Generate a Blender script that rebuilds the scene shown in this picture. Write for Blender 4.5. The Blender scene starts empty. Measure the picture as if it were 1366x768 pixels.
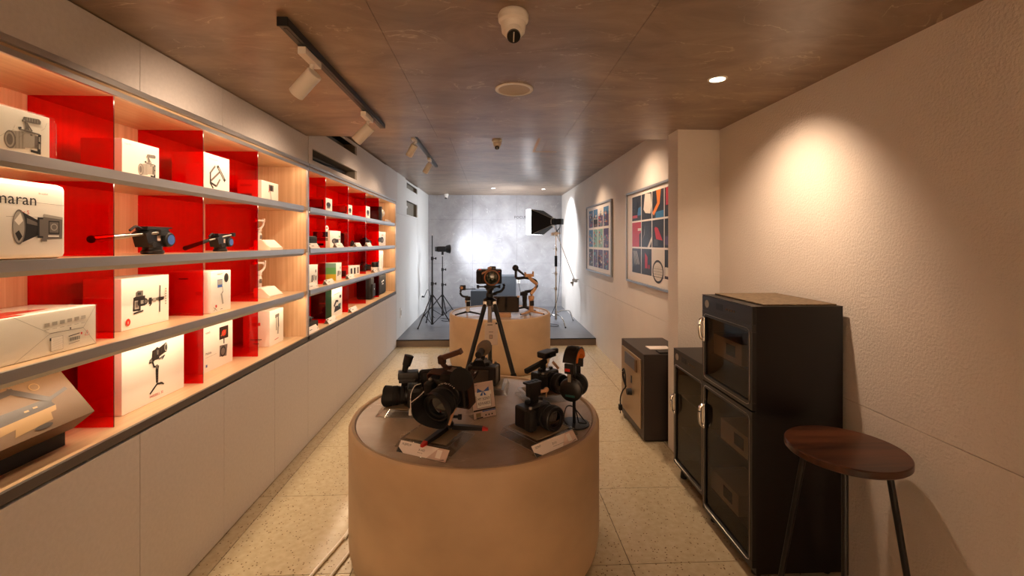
import bpy, bmesh, math, random
from mathutils import Vector, Matrix, Euler
random.seed(7)
PI = math.pi
C = bpy.context.scene.collection
sc = bpy.context.scene

# ------------------------------------------------------------------ camera
CAM_H = 1.6
cam_d = bpy.data.cameras.new('camera'); cam = bpy.data.objects.new('camera', cam_d); C.objects.link(cam)
cam.location = (0, 0, CAM_H)
cam.rotation_euler = (PI/2, 0, -math.atan(26.3/600))
cam_d.sensor_fit = 'HORIZONTAL'; cam_d.sensor_width = 36.0
cam_d.lens = 600/1366*36
cam_d.shift_y = -62/1366
cam_d.clip_start = 0.05; cam_d.clip_end = 60
sc.camera = cam
# ------------------------------------------------------------------ world and exposure
w = bpy.data.worlds.new('world'); sc.world = w; w.use_nodes = True
w.node_tree.nodes['Background'].inputs[0].default_value = (0.02, 0.018, 0.016, 1)
w.node_tree.nodes['Background'].inputs[1].default_value = 0.2
sc.view_settings.view_transform = 'Standard'; sc.view_settings.look = 'None'
sc.view_settings.gamma = 1; sc.view_settings.use_curve_mapping = False
sc.view_settings.exposure = 0.62
try:
    sc.cycles.use_denoising = True
    sc.cycles.max_bounces = 10; sc.cycles.transparent_max_bounces = 24
    sc.cycles.diffuse_bounces = 5; sc.cycles.glossy_bounces = 4
    sc.cycles.caustics_reflective = False; sc.cycles.caustics_refractive = False
    sc.cycles.sample_clamp_indirect = 6
except Exception: pass
# light strengths in watts
WARM = (1.0, 0.70, 0.48); SHELF = (1.0, 0.76, 0.52); COOL = (0.86, 0.91, 1.0)
P_DOWN = 50      # warm downlight beside the tall cabinet
P_BOUNCE_FILL = 460     # added unseen downlights, bouncing fill off the wall behind the photographer
P_REAR_FILL = 3      # unseen warm downlights added as fill behind the photographer
P_LED = 1.35      # per metre of shelf strip
P_TRACK = 19
P_COB = 110
P_SOFT = 26
P_BACK = 190      # cool downlights over the stage

def light(name, kind, loc, target, power, color, size=0.05, spot=60, blend=0.5, parent=None, sizey=None):
    d = bpy.data.lights.new(name, kind); d.energy = power; d.color = color
    if kind == 'AREA':
        d.shape = 'RECTANGLE' if sizey else 'SQUARE'; d.size = size
        if sizey: d.size_y = sizey
    else:
        d.shadow_soft_size = size
    if kind == 'SPOT': d.spot_size = math.radians(spot); d.spot_blend = blend
    o = bpy.data.objects.new(name, d); C.objects.link(o); o.location = loc
    if target is not None:
        o.rotation_euler = (Vector(target)-Vector(loc)).to_track_quat('-Z', 'Y').to_euler()
    if parent is not None:
        o.parent = parent; o.matrix_parent_inverse = Matrix.Translation(-Vector(parent.location))
    return o

# ------------------------------------------------------------------ materials
def lin(h):
    h = h.lstrip('#'); r = [int(h[i:i+2], 16)/255 for i in (0, 2, 4)]
    return tuple(c/12.92 if c <= .04045 else ((c+.055)/1.055)**2.4 for c in r) + (1,)
def mat(name, col, rough=.5, metal=0, spec=.5, noise=None, bump=None, emit=None, coat=0):
    m = bpy.data.materials.new(name); m.use_nodes = True
    nt = m.node_tree; b = nt.nodes['Principled BSDF']
    c = lin(col) if isinstance(col, str) else tuple(col)+(1,)
    b.inputs['Base Color'].default_value = c
    b.inputs['Roughness'].default_value = rough; b.inputs['Metallic'].default_value = metal
    b.inputs['Specular IOR Level'].default_value = spec
    if coat: b.inputs['Coat Weight'].default_value = coat; b.inputs['Coat Roughness'].default_value = .08
    tc = nt.nodes.new('ShaderNodeTexCoord')
    if noise:
        sc_, amt, stretch = noise
        mp = nt.nodes.new('ShaderNodeMapping'); mp.inputs['Scale'].default_value = stretch
        nt.links.new(tc.outputs['Object'], mp.inputs[0])
        n = nt.nodes.new('ShaderNodeTexNoise'); n.inputs['Scale'].default_value = sc_; n.inputs['Detail'].default_value = 5
        nt.links.new(mp.outputs[0], n.inputs['Vector'])
        mr = nt.nodes.new('ShaderNodeMapRange'); mr.inputs[1].default_value = .25; mr.inputs[2].default_value = .75
        mr.inputs[3].default_value = 1-amt; mr.inputs[4].default_value = 1+amt
        nt.links.new(n.outputs['Fac'], mr.inputs[0])
        mx = nt.nodes.new('ShaderNodeVectorMath'); mx.operation = 'SCALE'
        mx.inputs[0].default_value = c[:3]; nt.links.new(mr.outputs[0], mx.inputs['Scale'])
        nt.links.new(mx.outputs[0], b.inputs['Base Color'])
    if bump:
        bs, st, dist = bump
        n2 = nt.nodes.new('ShaderNodeTexNoise'); n2.inputs['Scale'].default_value = bs; n2.inputs['Detail'].default_value = 4
        nt.links.new(tc.outputs['Object'], n2.inputs['Vector'])
        bp = nt.nodes.new('ShaderNodeBump'); bp.inputs['Strength'].default_value = st; bp.inputs['Distance'].default_value = dist
        nt.links.new(n2.outputs['Fac'], bp.inputs['Height']); nt.links.new(bp.outputs[0], b.inputs['Normal'])
    if emit:
        b.inputs['Emission Color'].default_value = tuple(emit[0])+(1,); b.inputs['Emission Strength'].default_value = emit[1]
    return m
def stone(name, c1, c2, vein, rough, scale=1.4, veinamt=.5, stretch=(1, 1, 1)):
    m = mat(name, c1, rough); nt = m.node_tree; b = nt.nodes['Principled BSDF']
    tc = nt.nodes.new('ShaderNodeTexCoord'); mp = nt.nodes.new('ShaderNodeMapping'); mp.inputs['Scale'].default_value = stretch
    nt.links.new(tc.outputs['Object'], mp.inputs[0])
    n = nt.nodes.new('ShaderNodeTexNoise'); n.inputs['Scale'].default_value = scale*1.5; n.inputs['Detail'].default_value = 9; n.inputs['Roughness'].default_value = .62
    n.inputs['Distortion'].default_value = .6
    nt.links.new(mp.outputs[0], n.inputs['Vector'])
    r = nt.nodes.new('ShaderNodeValToRGB'); r.color_ramp.elements[0].position = .3; r.color_ramp.elements[1].position = .7
    r.color_ramp.elements[0].color = lin(c1); r.color_ramp.elements[1].color = lin(c2)
    nt.links.new(n.outputs['Fac'], r.inputs[0])
    v = nt.nodes.new('ShaderNodeTexNoise'); v.inputs['Scale'].default_value = scale; v.inputs['Detail'].default_value = 7
    v.inputs['Distortion'].default_value = 1.6; v.inputs['Roughness'].default_value = .5
    nt.links.new(mp.outputs[0], v.inputs['Vector'])
    s = nt.nodes.new('ShaderNodeMath'); s.operation = 'SUBTRACT'; s.inputs[1].default_value = .5; nt.links.new(v.outputs['Fac'], s.inputs[0])
    a = nt.nodes.new('ShaderNodeMath'); a.operation = 'ABSOLUTE'; nt.links.new(s.outputs[0], a.inputs[0])
    mr = nt.nodes.new('ShaderNodeMapRange'); mr.inputs[1].default_value = 0; mr.inputs[2].default_value = .008
    mr.inputs[3].default_value = veinamt; mr.inputs[4].default_value = 0; nt.links.new(a.outputs[0], mr.inputs[0])
    gate = nt.nodes.new('ShaderNodeTexNoise'); gate.inputs['Scale'].default_value = scale*2.3
    nt.links.new(mp.outputs[0], gate.inputs['Vector'])
    g = nt.nodes.new('ShaderNodeMapRange'); g.inputs[1].default_value = .45; g.inputs[2].default_value = .62; nt.links.new(gate.outputs['Fac'], g.inputs[0])
    mu = nt.nodes.new('ShaderNodeMath'); mu.operation = 'MULTIPLY'; nt.links.new(mr.outputs[0], mu.inputs[0]); nt.links.new(g.outputs[0], mu.inputs[1])
    mx = nt.nodes.new('ShaderNodeMix'); mx.data_type = 'RGBA'
    nt.links.new(mu.outputs[0], mx.inputs[0]); nt.links.new(r.outputs[0], mx.inputs[6]); mx.inputs[7].default_value = lin(vein)
    nt.links.new(mx.outputs[2], b.inputs['Base Color'])
    return m
def clear(name, col, gloss=.12, rough=.02, graze=.7):
    m = bpy.data.materials.new(name); m.use_nodes = True; nt = m.node_tree; nt.nodes.clear()
    o = nt.nodes.new('ShaderNodeOutputMaterial'); t = nt.nodes.new('ShaderNodeBsdfTransparent'); t.inputs[0].default_value = tuple(col)+(1,)
    g = nt.nodes.new('ShaderNodeBsdfGlossy'); g.inputs['Roughness'].default_value = rough
    f = nt.nodes.new('ShaderNodeLayerWeight'); f.inputs[0].default_value = .5
    pw = nt.nodes.new('ShaderNodeMath'); pw.operation = 'POWER'; pw.inputs[1].default_value = 5; nt.links.new(f.outputs['Facing'], pw.inputs[0])
    mm = nt.nodes.new('ShaderNodeMath'); mm.operation = 'MULTIPLY_ADD'; mm.inputs[1].default_value = graze; mm.inputs[2].default_value = gloss
    mm.use_clamp = True
    nt.links.new(pw.outputs[0], mm.inputs[0])
    x = nt.nodes.new('ShaderNodeMixShader'); nt.links.new(mm.outputs[0], x.inputs[0]); nt.links.new(t.outputs[0], x.inputs[1]); nt.links.new(g.outputs[0], x.inputs[2])
    nt.links.new(x.outputs[0], o.inputs[0]); return m
def wood(name, c1, c2, rough, scale, stretch):
    m = mat(name, c1, rough); nt = m.node_tree; b = nt.nodes['Principled BSDF']
    tc = nt.nodes.new('ShaderNodeTexCoord'); mp = nt.nodes.new('ShaderNodeMapping'); mp.inputs['Scale'].default_value = stretch
    nt.links.new(tc.outputs['Object'], mp.inputs[0])
    n = nt.nodes.new('ShaderNodeTexNoise'); n.inputs['Scale'].default_value = scale; n.inputs['Detail'].default_value = 6; n.inputs['Distortion'].default_value = .3
    nt.links.new(mp.outputs[0], n.inputs['Vector'])
    r = nt.nodes.new('ShaderNodeValToRGB'); r.color_ramp.elements[0].position = .32; r.color_ramp.elements[1].position = .68
    r.color_ramp.elements[0].color = lin(c1); r.color_ramp.elements[1].color = lin(c2)
    nt.links.new(n.outputs['Fac'], r.inputs[0]); nt.links.new(r.outputs[0], b.inputs['Base Color'])
    return m
def terrazzo():
    m = mat('terrazzo', '#c9b895', .13); nt = m.node_tree; b = nt.nodes['Principled BSDF']
    g = nt.nodes.new('ShaderNodeNewGeometry')
    vo = nt.nodes.new('ShaderNodeTexVoronoi'); vo.inputs['Scale'].default_value = 55; nt.links.new(g.outputs['Position'], vo.inputs['Vector'])
    vr = nt.nodes.new('ShaderNodeSeparateColor'); nt.links.new(vo.outputs['Color'], vr.inputs[0])
    sel = nt.nodes.new('ShaderNodeMath'); sel.operation = 'GREATER_THAN'; sel.inputs[1].default_value = .40; nt.links.new(vr.outputs[0], sel.inputs[0])
    near = nt.nodes.new('ShaderNodeMath'); near.operation = 'LESS_THAN'; near.inputs[1].default_value = .20; nt.links.new(vo.outputs['Distance'], near.inputs[0])
    mk = nt.nodes.new('ShaderNodeMath'); mk.operation = 'MULTIPLY'; nt.links.new(sel.outputs[0], mk.inputs[0]); nt.links.new(near.outputs[0], mk.inputs[1])
    n = nt.nodes.new('ShaderNodeTexNoise'); n.inputs['Scale'].default_value = 30; n.inputs['Detail'].default_value = 6; nt.links.new(g.outputs['Position'], n.inputs['Vector'])
    r = nt.nodes.new('ShaderNodeValToRGB'); r.color_ramp.elements[0].position = .35; r.color_ramp.elements[1].position = .65
    r.color_ramp.elements[0].color = lin('#b8a888'); r.color_ramp.elements[1].color = lin('#c3b495'); nt.links.new(n.outputs['Fac'], r.inputs[0])
    mx = nt.nodes.new('ShaderNodeMix'); mx.data_type = 'RGBA'; nt.links.new(mk.outputs[0], mx.inputs[0]); nt.links.new(r.outputs[0], mx.inputs[6]); mx.inputs[7].default_value = lin('#6b5438')
    nt.links.new(mx.outputs[2], b.inputs['Base Color'])
    n3 = nt.nodes.new('ShaderNodeTexNoise'); n3.inputs['Scale'].default_value = 5; nt.links.new(g.outputs['Position'], n3.inputs['Vector'])
    rr = nt.nodes.new('ShaderNodeMapRange'); rr.inputs[3].default_value = .07; rr.inputs[4].default_value = .24; nt.links.new(n3.outputs['Fac'], rr.inputs[0])
    nt.links.new(rr.outputs[0], b.inputs['Roughness'])
    return m
M = dict(
    plaster=mat('rough_plaster', '#dcd4ca', .62, noise=(3, .04, (1, 1, 1)), bump=(90, .6, .006)),
    panel=mat('fabric_textured_panel', '#d3cdc8', .6, noise=(60, .05, (1, 1, 1)), bump=(220, .25, .002)),
    whitewall=mat('white_wall_panel', '#dadad6', .55, bump=(200, .2, .002)),
    black_gap=mat('black_gap', '#070605', .8),
    ceil=stone('brown_stone_laminate', '#745f4e', '#a48d76', '#d6c2a4', .34, 3.2, .6, (.5, 1, 1)),
    backstone=stone('grey_stone_laminate', '#8f8e90', '#aaa9ab', '#dadada', .35, 1.9, .45),
    terr=terrazzo(),
    grout=mat('grout', '#4a3b28', .8),
    stage=mat('dark_grey_vinyl', '#57575a', .38, noise=(4, .12, (1, 6, 1))),
    stagefront=mat('brown_riser', '#6b5b4d', .6, noise=(5, .08, (1, 1, 1))),
    cement=mat('sand_microcement', '#b79b79', .55, noise=(2.2, .20, (1, 1, 1.3)), bump=(60, .1, .003)),
    tabletop=stone('taupe_stone_top', '#9c8976', '#b8a48e', '#ddc9ae', .24, 2.4, .5),
    back_wood=wood('pale_vertical_grain', '#c39c76', '#d6b48e', .35, 1.0, (60, 60, 1.2)),
    shelf_wood=wood('pale_shelf_laminate', '#c4a07a', '#d4b38c', .30, 1.0, (50, 1.0, 50)),
    alu=mat('brushed_aluminium', '#bab8b6', .38, .85, noise=(30, .05, (1, .1, 1))),
    alu_d=mat('dark_aluminium', '#6b6560', .5, .5),
    red=clear('red_acrylic', (.88, .030, .015), .03),
    red_edge=mat('acrylic_edge', '#3c0808', .2, 0),
    acr=clear('clear_acrylic', (.94, .94, .93), .07),
    glass=clear('smoked_glass', (.62, .56, .50), .02),
    film=clear('plastic_film', (.97, .97, .95), .03, .1),
    picglass=clear('picture_glass', (.98, .98, .98), .0, .02, .2),
    carton=mat('white_carton', '#f1ece0', .45), carton_side=mat('carton_side', '#e6ddcf', .5),
    ink=mat('black_ink', '#1b1715', .6), grey=mat('grey_ink', '#6e6760', .6), lgrey=mat('light_grey_ink', '#aaa498', .6),
    redink=mat('red_ink', '#cf2a1c', .5), blue=mat('blue_ink', '#3f62a8', .5), yellow=mat('yellow_ink', '#cbb93a', .5), green=mat('green_ink', '#5fae6a', .5),
    dgreen=mat('dark_green_ink', '#28553c', .5), skin=mat('warm_print', '#b06a3c', .5), orange=mat('orange_fabric', '#d9731c', .75),
    gold=mat('bronze_carton', '#5f4322', .5, .0), gold_d=mat('bronze_print_dark', '#2e2218', .4, .1), gold_l=mat('bronze_print_light', '#8d6c3c', .35, .1),
    blk=mat('black_plastic', '#141313', .38), blkm=mat('matt_black', '#100f0f', .62), blks=mat('satin_black_metal', '#17181a', .33, .2),
    rubber=mat('black_rubber', '#0c0c0c', .75), cab=mat('black_cabinet_paint', '#08080a', .28), cabtop=mat('black_cabinet_top', '#17130f', .42),
    fabric_blk=mat('black_fabric', '#121212', .85, bump=(300, .4, .002)),
    chrome=mat('chrome', '#d8d6d2', .12, 1), steel=mat('brushed_steel', '#b9b3ab', .28, 1),
    bronze=mat('dark_bronze_cage', '#4a2f22', .38, .6), dkwood=mat('dark_wood_grip', '#54301d', .45),
    lensglass=mat('lens_glass', '#0a0c14', .05, 0, .9, coat=1), greenglass=mat('coated_lens_glass', '#1d2a12', .08, 0, .9, coat=1),
    tan=mat('tan_mat', '#8d7a5e', .7), tanplastic=mat('tan_plastic', '#c69a72', .45), copper=mat('copper_ring', '#b9815a', .3, .7),
    white=mat('white_plastic', '#e6e3dc', .4), paper=mat('white_paper', '#e8dcd2', .6), pink=mat('pinkish_card', '#cdb4a6', .6),
    walnut=wood('walnut_seat', '#2a160c', '#5c3520', .30, 1.8, (1.2, 16, 1)),
    safe=mat('dark_brown_safe', '#2f2723', .42), safedoor=mat('champagne_safe_door', '#a08a6c', .35, .3), safepad=mat('grey_keypad', '#49505c', .4),
    foam=mat('grey_foam', '#41454a', .9, noise=(200, .25, (1, 1, 1)), bump=(260, .5, .004)), fur=mat('furry_windscreen', '#8a7763', .95, bump=(400, 1, .01)),
    vent_in=mat('vent_interior', '#7d7568', .7), led=mat('led_diffuser', '#fff2d8', .5, emit=((1, .72, .42), 6)),
    cool_lens=mat('lit_cool_lens', '#ffffff', .5, emit=((.9, .95, 1), 6)), soft=mat('softbox_diffuser', '#ffffff', .5, emit=((.93, .95, 1), 5)),
    warm_lens=mat('lit_warm_lens', '#ffffff', .5, emit=((1, .82, .6), 12)), off_lens=mat('unlit_lens', '#d8d0c0', .3),
    silver_in=mat('silver_reflector', '#cfcac2', .15, 1), speaker=mat('speaker_grille', '#b5a894', .6, bump=(500, .6, .002)),
    frame_m=mat('silver_picture_frame', '#9aa0a6', .35, .6), mount=mat('picture_mount', '#e8e0d6', .7),
    darkpic=mat('dark_print', '#1a1e28', .6), redpic=mat('red_print', '#b8283a', .6), orpic=mat('orange_print', '#e07a1e', .6), bluepic=mat('blue_print', '#2a6f9c', .6),
    purpic=mat('violet_print', '#4a3f66', .6), whitepic=mat('white_print', '#d8cfc2', .6), teal=mat('teal_ink', '#1d5a58', .4), teapic=mat('aqua_print', '#79a79a', .6),
    tape=mat('masking_tape', '#c9ab86', .6), wire=mat('white_cable', '#f6f0e4', .35), globe=mat('white_globe', '#f3ead6', .3),
    speckle=mat('speckled_paper', '#6b5a44', .8, noise=(60, .45, (1, 1, 1))),
)
# ------------------------------------------------------------------ mesh helpers
class MB:
    def __init__(s): s.v = []; s.f = []; s.mi = []; s.bevd = []
    def add(s, vs, fs, mi=0, T=None):
        o = len(s.v)
        s.v += [tuple(T @ Vector(v)) if T is not None else tuple(v) for v in vs]
        s.f += [tuple(i+o for i in f) for f in fs]; s.mi += [mi]*len(fs); return s
    def box(s, x0, x1, y0, y1, z0, z1, mi=0, bev=0, T=None, seg=2):
        if bev <= 0:
            v = [(x0, y0, z0), (x1, y0, z0), (x1, y1, z0), (x0, y1, z0), (x0, y0, z1), (x1, y0, z1), (x1, y1, z1), (x0, y1, z1)]
            return s.add(v, [(0, 3, 2, 1), (4, 5, 6, 7), (0, 1, 5, 4), (1, 2, 6, 5), (2, 3, 7, 6), (3, 0, 4, 7)], mi, T)
        s.bevd.append(1); bm = bmesh.new(); bmesh.ops.create_cube(bm, size=1)
        for v in bm.verts: v.co = Vector(((x0+x1)/2+v.co.x*(x1-x0), (y0+y1)/2+v.co.y*(y1-y0), (z0+z1)/2+v.co.z*(z1-z0)))
        bmesh.ops.bevel(bm, geom=bm.edges[:], offset=bev, segments=seg, affect='EDGES', profile=.5)
        bm.verts.index_update()
        s.add([v.co[:] for v in bm.verts], [[v.index for v in f.verts] for f in bm.faces], mi, T); bm.free(); return s
    def cbox(s, c, d, mi=0, bev=0, T=None):
        return s.box(c[0]-d[0]/2, c[0]+d[0]/2, c[1]-d[1]/2, c[1]+d[1]/2, c[2]-d[2]/2, c[2]+d[2]/2, mi, bev, T)
    def lathe(s, prof, n=24, mi=0, T=None, cap=True):
        vs = []; fs = []
        for r, z in prof:
            for k in range(n):
                a = 2*PI*k/n; vs.append((r*math.cos(a), r*math.sin(a), z))
        for i in range(len(prof)-1):
            for k in range(n):
                a, b = i*n+k, i*n+(k+1) % n; fs.append((a, b, b+n, a+n))
        if cap:
            if prof[0][0] > 1e-5: fs.append(tuple(reversed(range(n))))
            if prof[-1][0] > 1e-5: fs.append(tuple(range((len(prof)-1)*n, len(prof)*n)))
        return s.add(vs, fs, mi, T)
    def cyl(s, p0, p1, r0, r1=None, n=14, mi=0, T=None):
        p0, p1 = Vector(p0), Vector(p1); d = p1-p0
        R = Matrix.Translation(p0) @ d.to_track_quat('Z', 'Y').to_matrix().to_4x4()
        if T is not None: R = T @ R
        return s.lathe([(r0, 0), (r0 if r1 is None else r1, d.length)], n, mi, R)
    def axis(s, p0, d, prof, n=24, mi=0, T=None, cap=True):
        R = Matrix.Translation(Vector(p0)) @ Vector(d).to_track_quat('Z', 'Y').to_matrix().to_4x4()
        if T is not None: R = T @ R
        return s.lathe(prof, n, mi, R, cap)
    def tube(s, pts, r, n=8, mi=0, T=None):
        pts = [Vector(p) for p in pts]; vs = []; fs = []
        up = Vector((0, 0, 1))
        for i, p in enumerate(pts):
            d = (pts[min(i+1, len(pts)-1)]-pts[max(i-1, 0)]).normalized()
            a = d.cross(up)
            if a.length < .05: a = d.cross(Vector((1, 0, 0)))
            a.normalize(); b = d.cross(a)
            for k in range(n):
                t = 2*PI*k/n; vs.append(tuple(p+a*r*math.cos(t)+b*r*math.sin(t)))
        for i in range(len(pts)-1):
            for k in range(n):
                q, e = i*n+k, i*n+(k+1) % n; fs.append((q, e, e+n, q+n))
        fs.append(tuple(reversed(range(n)))); fs.append(tuple(range((len(pts)-1)*n, len(pts)*n)))
        return s.add(vs, fs, mi, T)
    def sphere(s, c, r, n=16, mi=0, T=None, sz=1):
        pr = [(max(r*math.sin(PI*i/(n//2)), 0 if i in (0, n//2) else 0), -r*sz*math.cos(PI*i/(n//2))) for i in range(n//2+1)]
        pr[0] = (0.0001, pr[0][1]); pr[-1] = (0.0001, pr[-1][1])
        R = Matrix.Translation(Vector(c)); return s.lathe(pr, n, mi, R if T is None else T @ R)
    def prism(s, poly, z0, z1, mi=0, T=None):
        n = len(poly); vs = [(x, y, z0) for x, y in poly]+[(x, y, z1) for x, y in poly]
        fs = [tuple(reversed(range(n))), tuple(range(n, 2*n))]+[(i, (i+1) % n, (i+1) % n+n, i+n) for i in range(n)]
        return s.add(vs, fs, mi, T)
def smooth(pts, k=6):
    """Catmull-Rom through the points"""
    P_ = [Vector(p) for p in pts]; out = []
    for i in range(len(P_)-1):
        a = P_[max(i-1, 0)]; b = P_[i]; c = P_[i+1]; d = P_[min(i+2, len(P_)-1)]
        for j in range(k):
            t = j/k
            out.append(.5*((2*b)+(c-a)*t+(2*a-5*b+4*c-d)*t*t+(3*b-a-3*c+d)*t**3))
    out.append(P_[-1]); return out
def frame(o, u, v):
    u = Vector(u).normalized(); v = Vector(v).normalized(); n = u.cross(v)
    R = Matrix((u, v, n)).transposed().to_4x4(); R.translation = Vector(o); return R
def obj(name, mb, mats, parent=None, loc=None, label=None, sharp=35):
    me = bpy.data.meshes.new(name); me.from_pydata(mb.v, [], mb.f)
    mats = mats if isinstance(mats, (list, tuple)) else [mats]
    for m in mats: me.materials.append(M[m] if isinstance(m, str) else m)
    me.polygons.foreach_set('material_index', mb.mi)
    me.polygons.foreach_set('use_smooth', [True]*len(me.polygons)); me.update()
    me.set_sharp_from_angle(angle=math.radians(sharp))
    o = bpy.data.objects.new(name, me); C.objects.link(o)
    if any(mb.bevd): w_n = o.modifiers.new('even_shading', 'WEIGHTED_NORMAL'); w_n.keep_sharp = True; w_n.weight = 100
    if parent is not None: o.parent = parent
    if loc is not None: o.location = loc
    if label: o['label'] = label
    return o
def thing(name, label, cat, loc=(0, 0, 0), rotz=0, group=None, rot=None):
    o = bpy.data.objects.new(name, None); C.objects.link(o); o.location = loc; o.empty_display_size = .05
    o.rotation_euler = rot if rot else (0, 0, rotz)
    o['label'] = label; o['category'] = cat
    if group: o['group'] = group
    return o
def tag(o, label, cat, group=None):
    o['label'] = label; o['category'] = cat
    if group: o['group'] = group
    return o
def struct(o): o['kind'] = 'structure'; return o
def relabel(o, label, group=None):
    o['label'] = label
    if group: o['group'] = group
def dup(root, loc, rotz=None, label=None):
    def cp(o, par):
        c = o.copy(); C.objects.link(c)
        if par is not None: c.parent = par
        for ch in list(o.children): cp(ch, c)
        return c
    r = cp(root, None); r.location = loc
    if rotz is not None: r.rotation_euler = (0, 0, rotz)
    if label: r['label'] = label
    return r
_tc = {}
def text(s, size, T, m, parent, name='lettering', align='LEFT', depth=.0004, label=None, sx=1):
    key = (s, align)
    if key not in _tc:
        cu = bpy.data.curves.new('t', 'FONT'); cu.body = s; cu.size = 1; cu.align_x = align; cu.extrude = 0; cu.resolution_u = 2
        to = bpy.data.objects.new('t', cu); C.objects.link(to)
        me = bpy.data.meshes.new_from_object(to.evaluated_get(bpy.context.evaluated_depsgraph_get()))
        _tc[key] = ([v.co[:] for v in me.vertices], [tuple(p.vertices) for p in me.polygons])
        bpy.data.objects.remove(to); bpy.data.curves.remove(cu); bpy.data.meshes.remove(me)
    vs, fs = _tc[key]
    mb = MB().add([(x*size*sx, y*size, depth) for x, y, z in vs], fs, 0, T)
    return obj(name, mb, m, parent, label=label)
class Decal:
    """flat printed shapes on a face: each shape sits a hair above the last"""
    def __init__(s, T, h=.0006): s.T = T; s.mb = MB(); s.h = h; s.mats = []; s.k = 0
    def _m(s, m):
        if m not in s.mats: s.mats.append(m)
        s.k += 1; return s.mats.index(m)
    def poly(s, pts, m):
        i = s._m(m); z = s.h+s.k*.00012; s.mb.add([(x, y, z) for x, y in pts], [tuple(range(len(pts)))], i, s.T); return s
    def rect(s, x0, x1, y0, y1, m): return s.poly([(x0, y0), (x1, y0), (x1, y1), (x0, y1)], m)
    def ell(s, x, y, rx, ry, m, n=20): return s.poly([(x+rx*math.cos(2*PI*k/n), y+ry*math.sin(2*PI*k/n)) for k in range(n)], m)
    def line(s, x0, y0, x1, y1, w_, m):
        dx, dy = x1-x0, y1-y0; L = math.hypot(dx, dy) or 1; nx, ny = -dy/L*w_/2, dx/L*w_/2
        return s.poly([(x0+nx, y0+ny), (x0-nx, y0-ny), (x1-nx, y1-ny), (x1+nx, y1+ny)], m)
    def done(s, parent, name='printed_picture'): return obj(name, s.mb, s.mats, parent)

# ------------------------------------------------------------------ ROOM SHELL
XL = -1.452; XLB = -1.89; XR = 1.69; XRF = 1.60; ZN = 2.43; ZF = 2.66; YD = 3.60; YB = 10.30; Y0 = -4.2; PL = .106; YP = 6.88
# floor with tiles
fl = struct(obj('floor', MB().box(-2.0, 2.0, Y0-.1, 10.5, -.06, -.0035), 'grout'))
tile = None; TS = .683
for i in range(-1, 5):
    for j in range(17):
        cx = .684+TS*(i-2.5)-TS*0.0; cx = .684-TS*3+TS*i-TS/2+TS; cy = 2.203-TS*10+TS*j+TS/2
        if tile is None:
            h = TS/2-.0017
            tile = obj('tile', MB().box(-h, h, -h, h, -.0035, 0, bev=.0006), 'terr', fl, (cx, cy, 0))
        else:
            t = tile.copy(); C.objects.link(t); t.parent = fl; t.location = (cx, cy, 0)
# ceilings
ce = struct(obj('ceiling', MB().box(-2.0, 2.0, Y0-.1, YD-.02, ZN+.012, ZN+.05).box(-2.0, 2.0, YD-.02, YD-.0, ZN+.012, ZF+.05).box(-2.0, 2.0, YD, YB+.2, ZF+.012, ZF+.05), 'black_gap'))
for x0, x1 in ((-1.47, -.4366), (-.4352, .5778), (.5792, 1.9)):
    obj('ceiling_panel', MB().box(x0, x1, Y0, YD, ZN, ZN+.012), 'ceil', ce)
    for y0, y1 in ((YD+.002, 5.478), (5.481, 7.9), (7.903, YB)):
        obj('ceiling_panel', MB().box(x0 if x0 > -1.4 else -1.48, x1, y0, y1, ZF, ZF+.012), 'ceil', ce)
obj('ceiling_panel', MB().box(-2.0, 2.0, YD, YD+.004, ZN, ZF), 'ceil', ce, label='vertical face of the ceiling step')
# back wall (stone panels)
wb = struct(obj('wall_back', MB().box(-2.0, 2.0, YB+.012, YB+.1, 0, 2.75), 'black_gap'))
for x0, x1 in ((-1.46, -.452), (-.449, .558), (.561, 1.61)):
    for z0, z1 in ((PL, 1.10), (1.1025, 2.10), (2.1025, ZF)):
        obj('wall_panel', MB().box(x0, x1, YB, YB+.012, z0, z1), 'backstone', wb)
tx = thing('wall_lettering', 'dark raised letters on the grey stone back wall beside the softbox', 'sign', (.503, YB, 2.125))
text('FOCUS NUSANTARA', .088, frame((0, -.006, 0), (1, 0, 0), (0, 0, 1)), 'ink', tx, 'letters')
# stage platform
pf = struct(obj('floor_platform', MB().box(-1.47, 1.62, YP+.004, YB+.02, -.002, PL-.004), 'stagefront'))
obj('platform_deck', MB().box(-1.47, 1.62, YP+.02, YB+.02, PL-.004, PL), 'stage', pf)
obj('edge_trim', MB().box(-1.452, XRF, YP, YP+.022, PL-.010, PL+.002, bev=.002), 'black_gap', pf, label='black edge strip of the platform')
# right wall: two slabs with a groove, pillar, far wall
wr = struct(obj('wall_right', MB().box(XR+.006, 1.95, Y0, 3.5, 0, ZN+.3), 'plaster'))
obj('wall_panel', MB().box(XR, XR+.006, Y0, 3.29, 0, .848), 'plaster', wr); obj('wall_panel', MB().box(XR, XR+.006, Y0, 3.29, .8515, ZN+.01), 'plaster', wr)
wf = struct(obj('wall_right_far', MB().box(XRF+.006, 1.95, 3.4, YB+.1, 0, ZF+.05), 'plaster'))
obj('wall_panel', MB().box(XRF, XRF+.006, 3.4, YB, 0, .858), 'plaster', wf); obj('wall_panel', MB().box(XRF, XRF+.006, 3.4, YB, .8615, ZF+.01), 'plaster', wf)
struct(obj('wall_pillar', MB().box(1.373, 1.95, 3.275, 3.46, 0, ZN+.01, bev=.004), 'plaster'))
# wall behind the photographer
struct(obj('wall_front', MB().box(-1.95, 1.95, Y0-.12, Y0, -.02, 2.75), 'plaster'))
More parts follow.
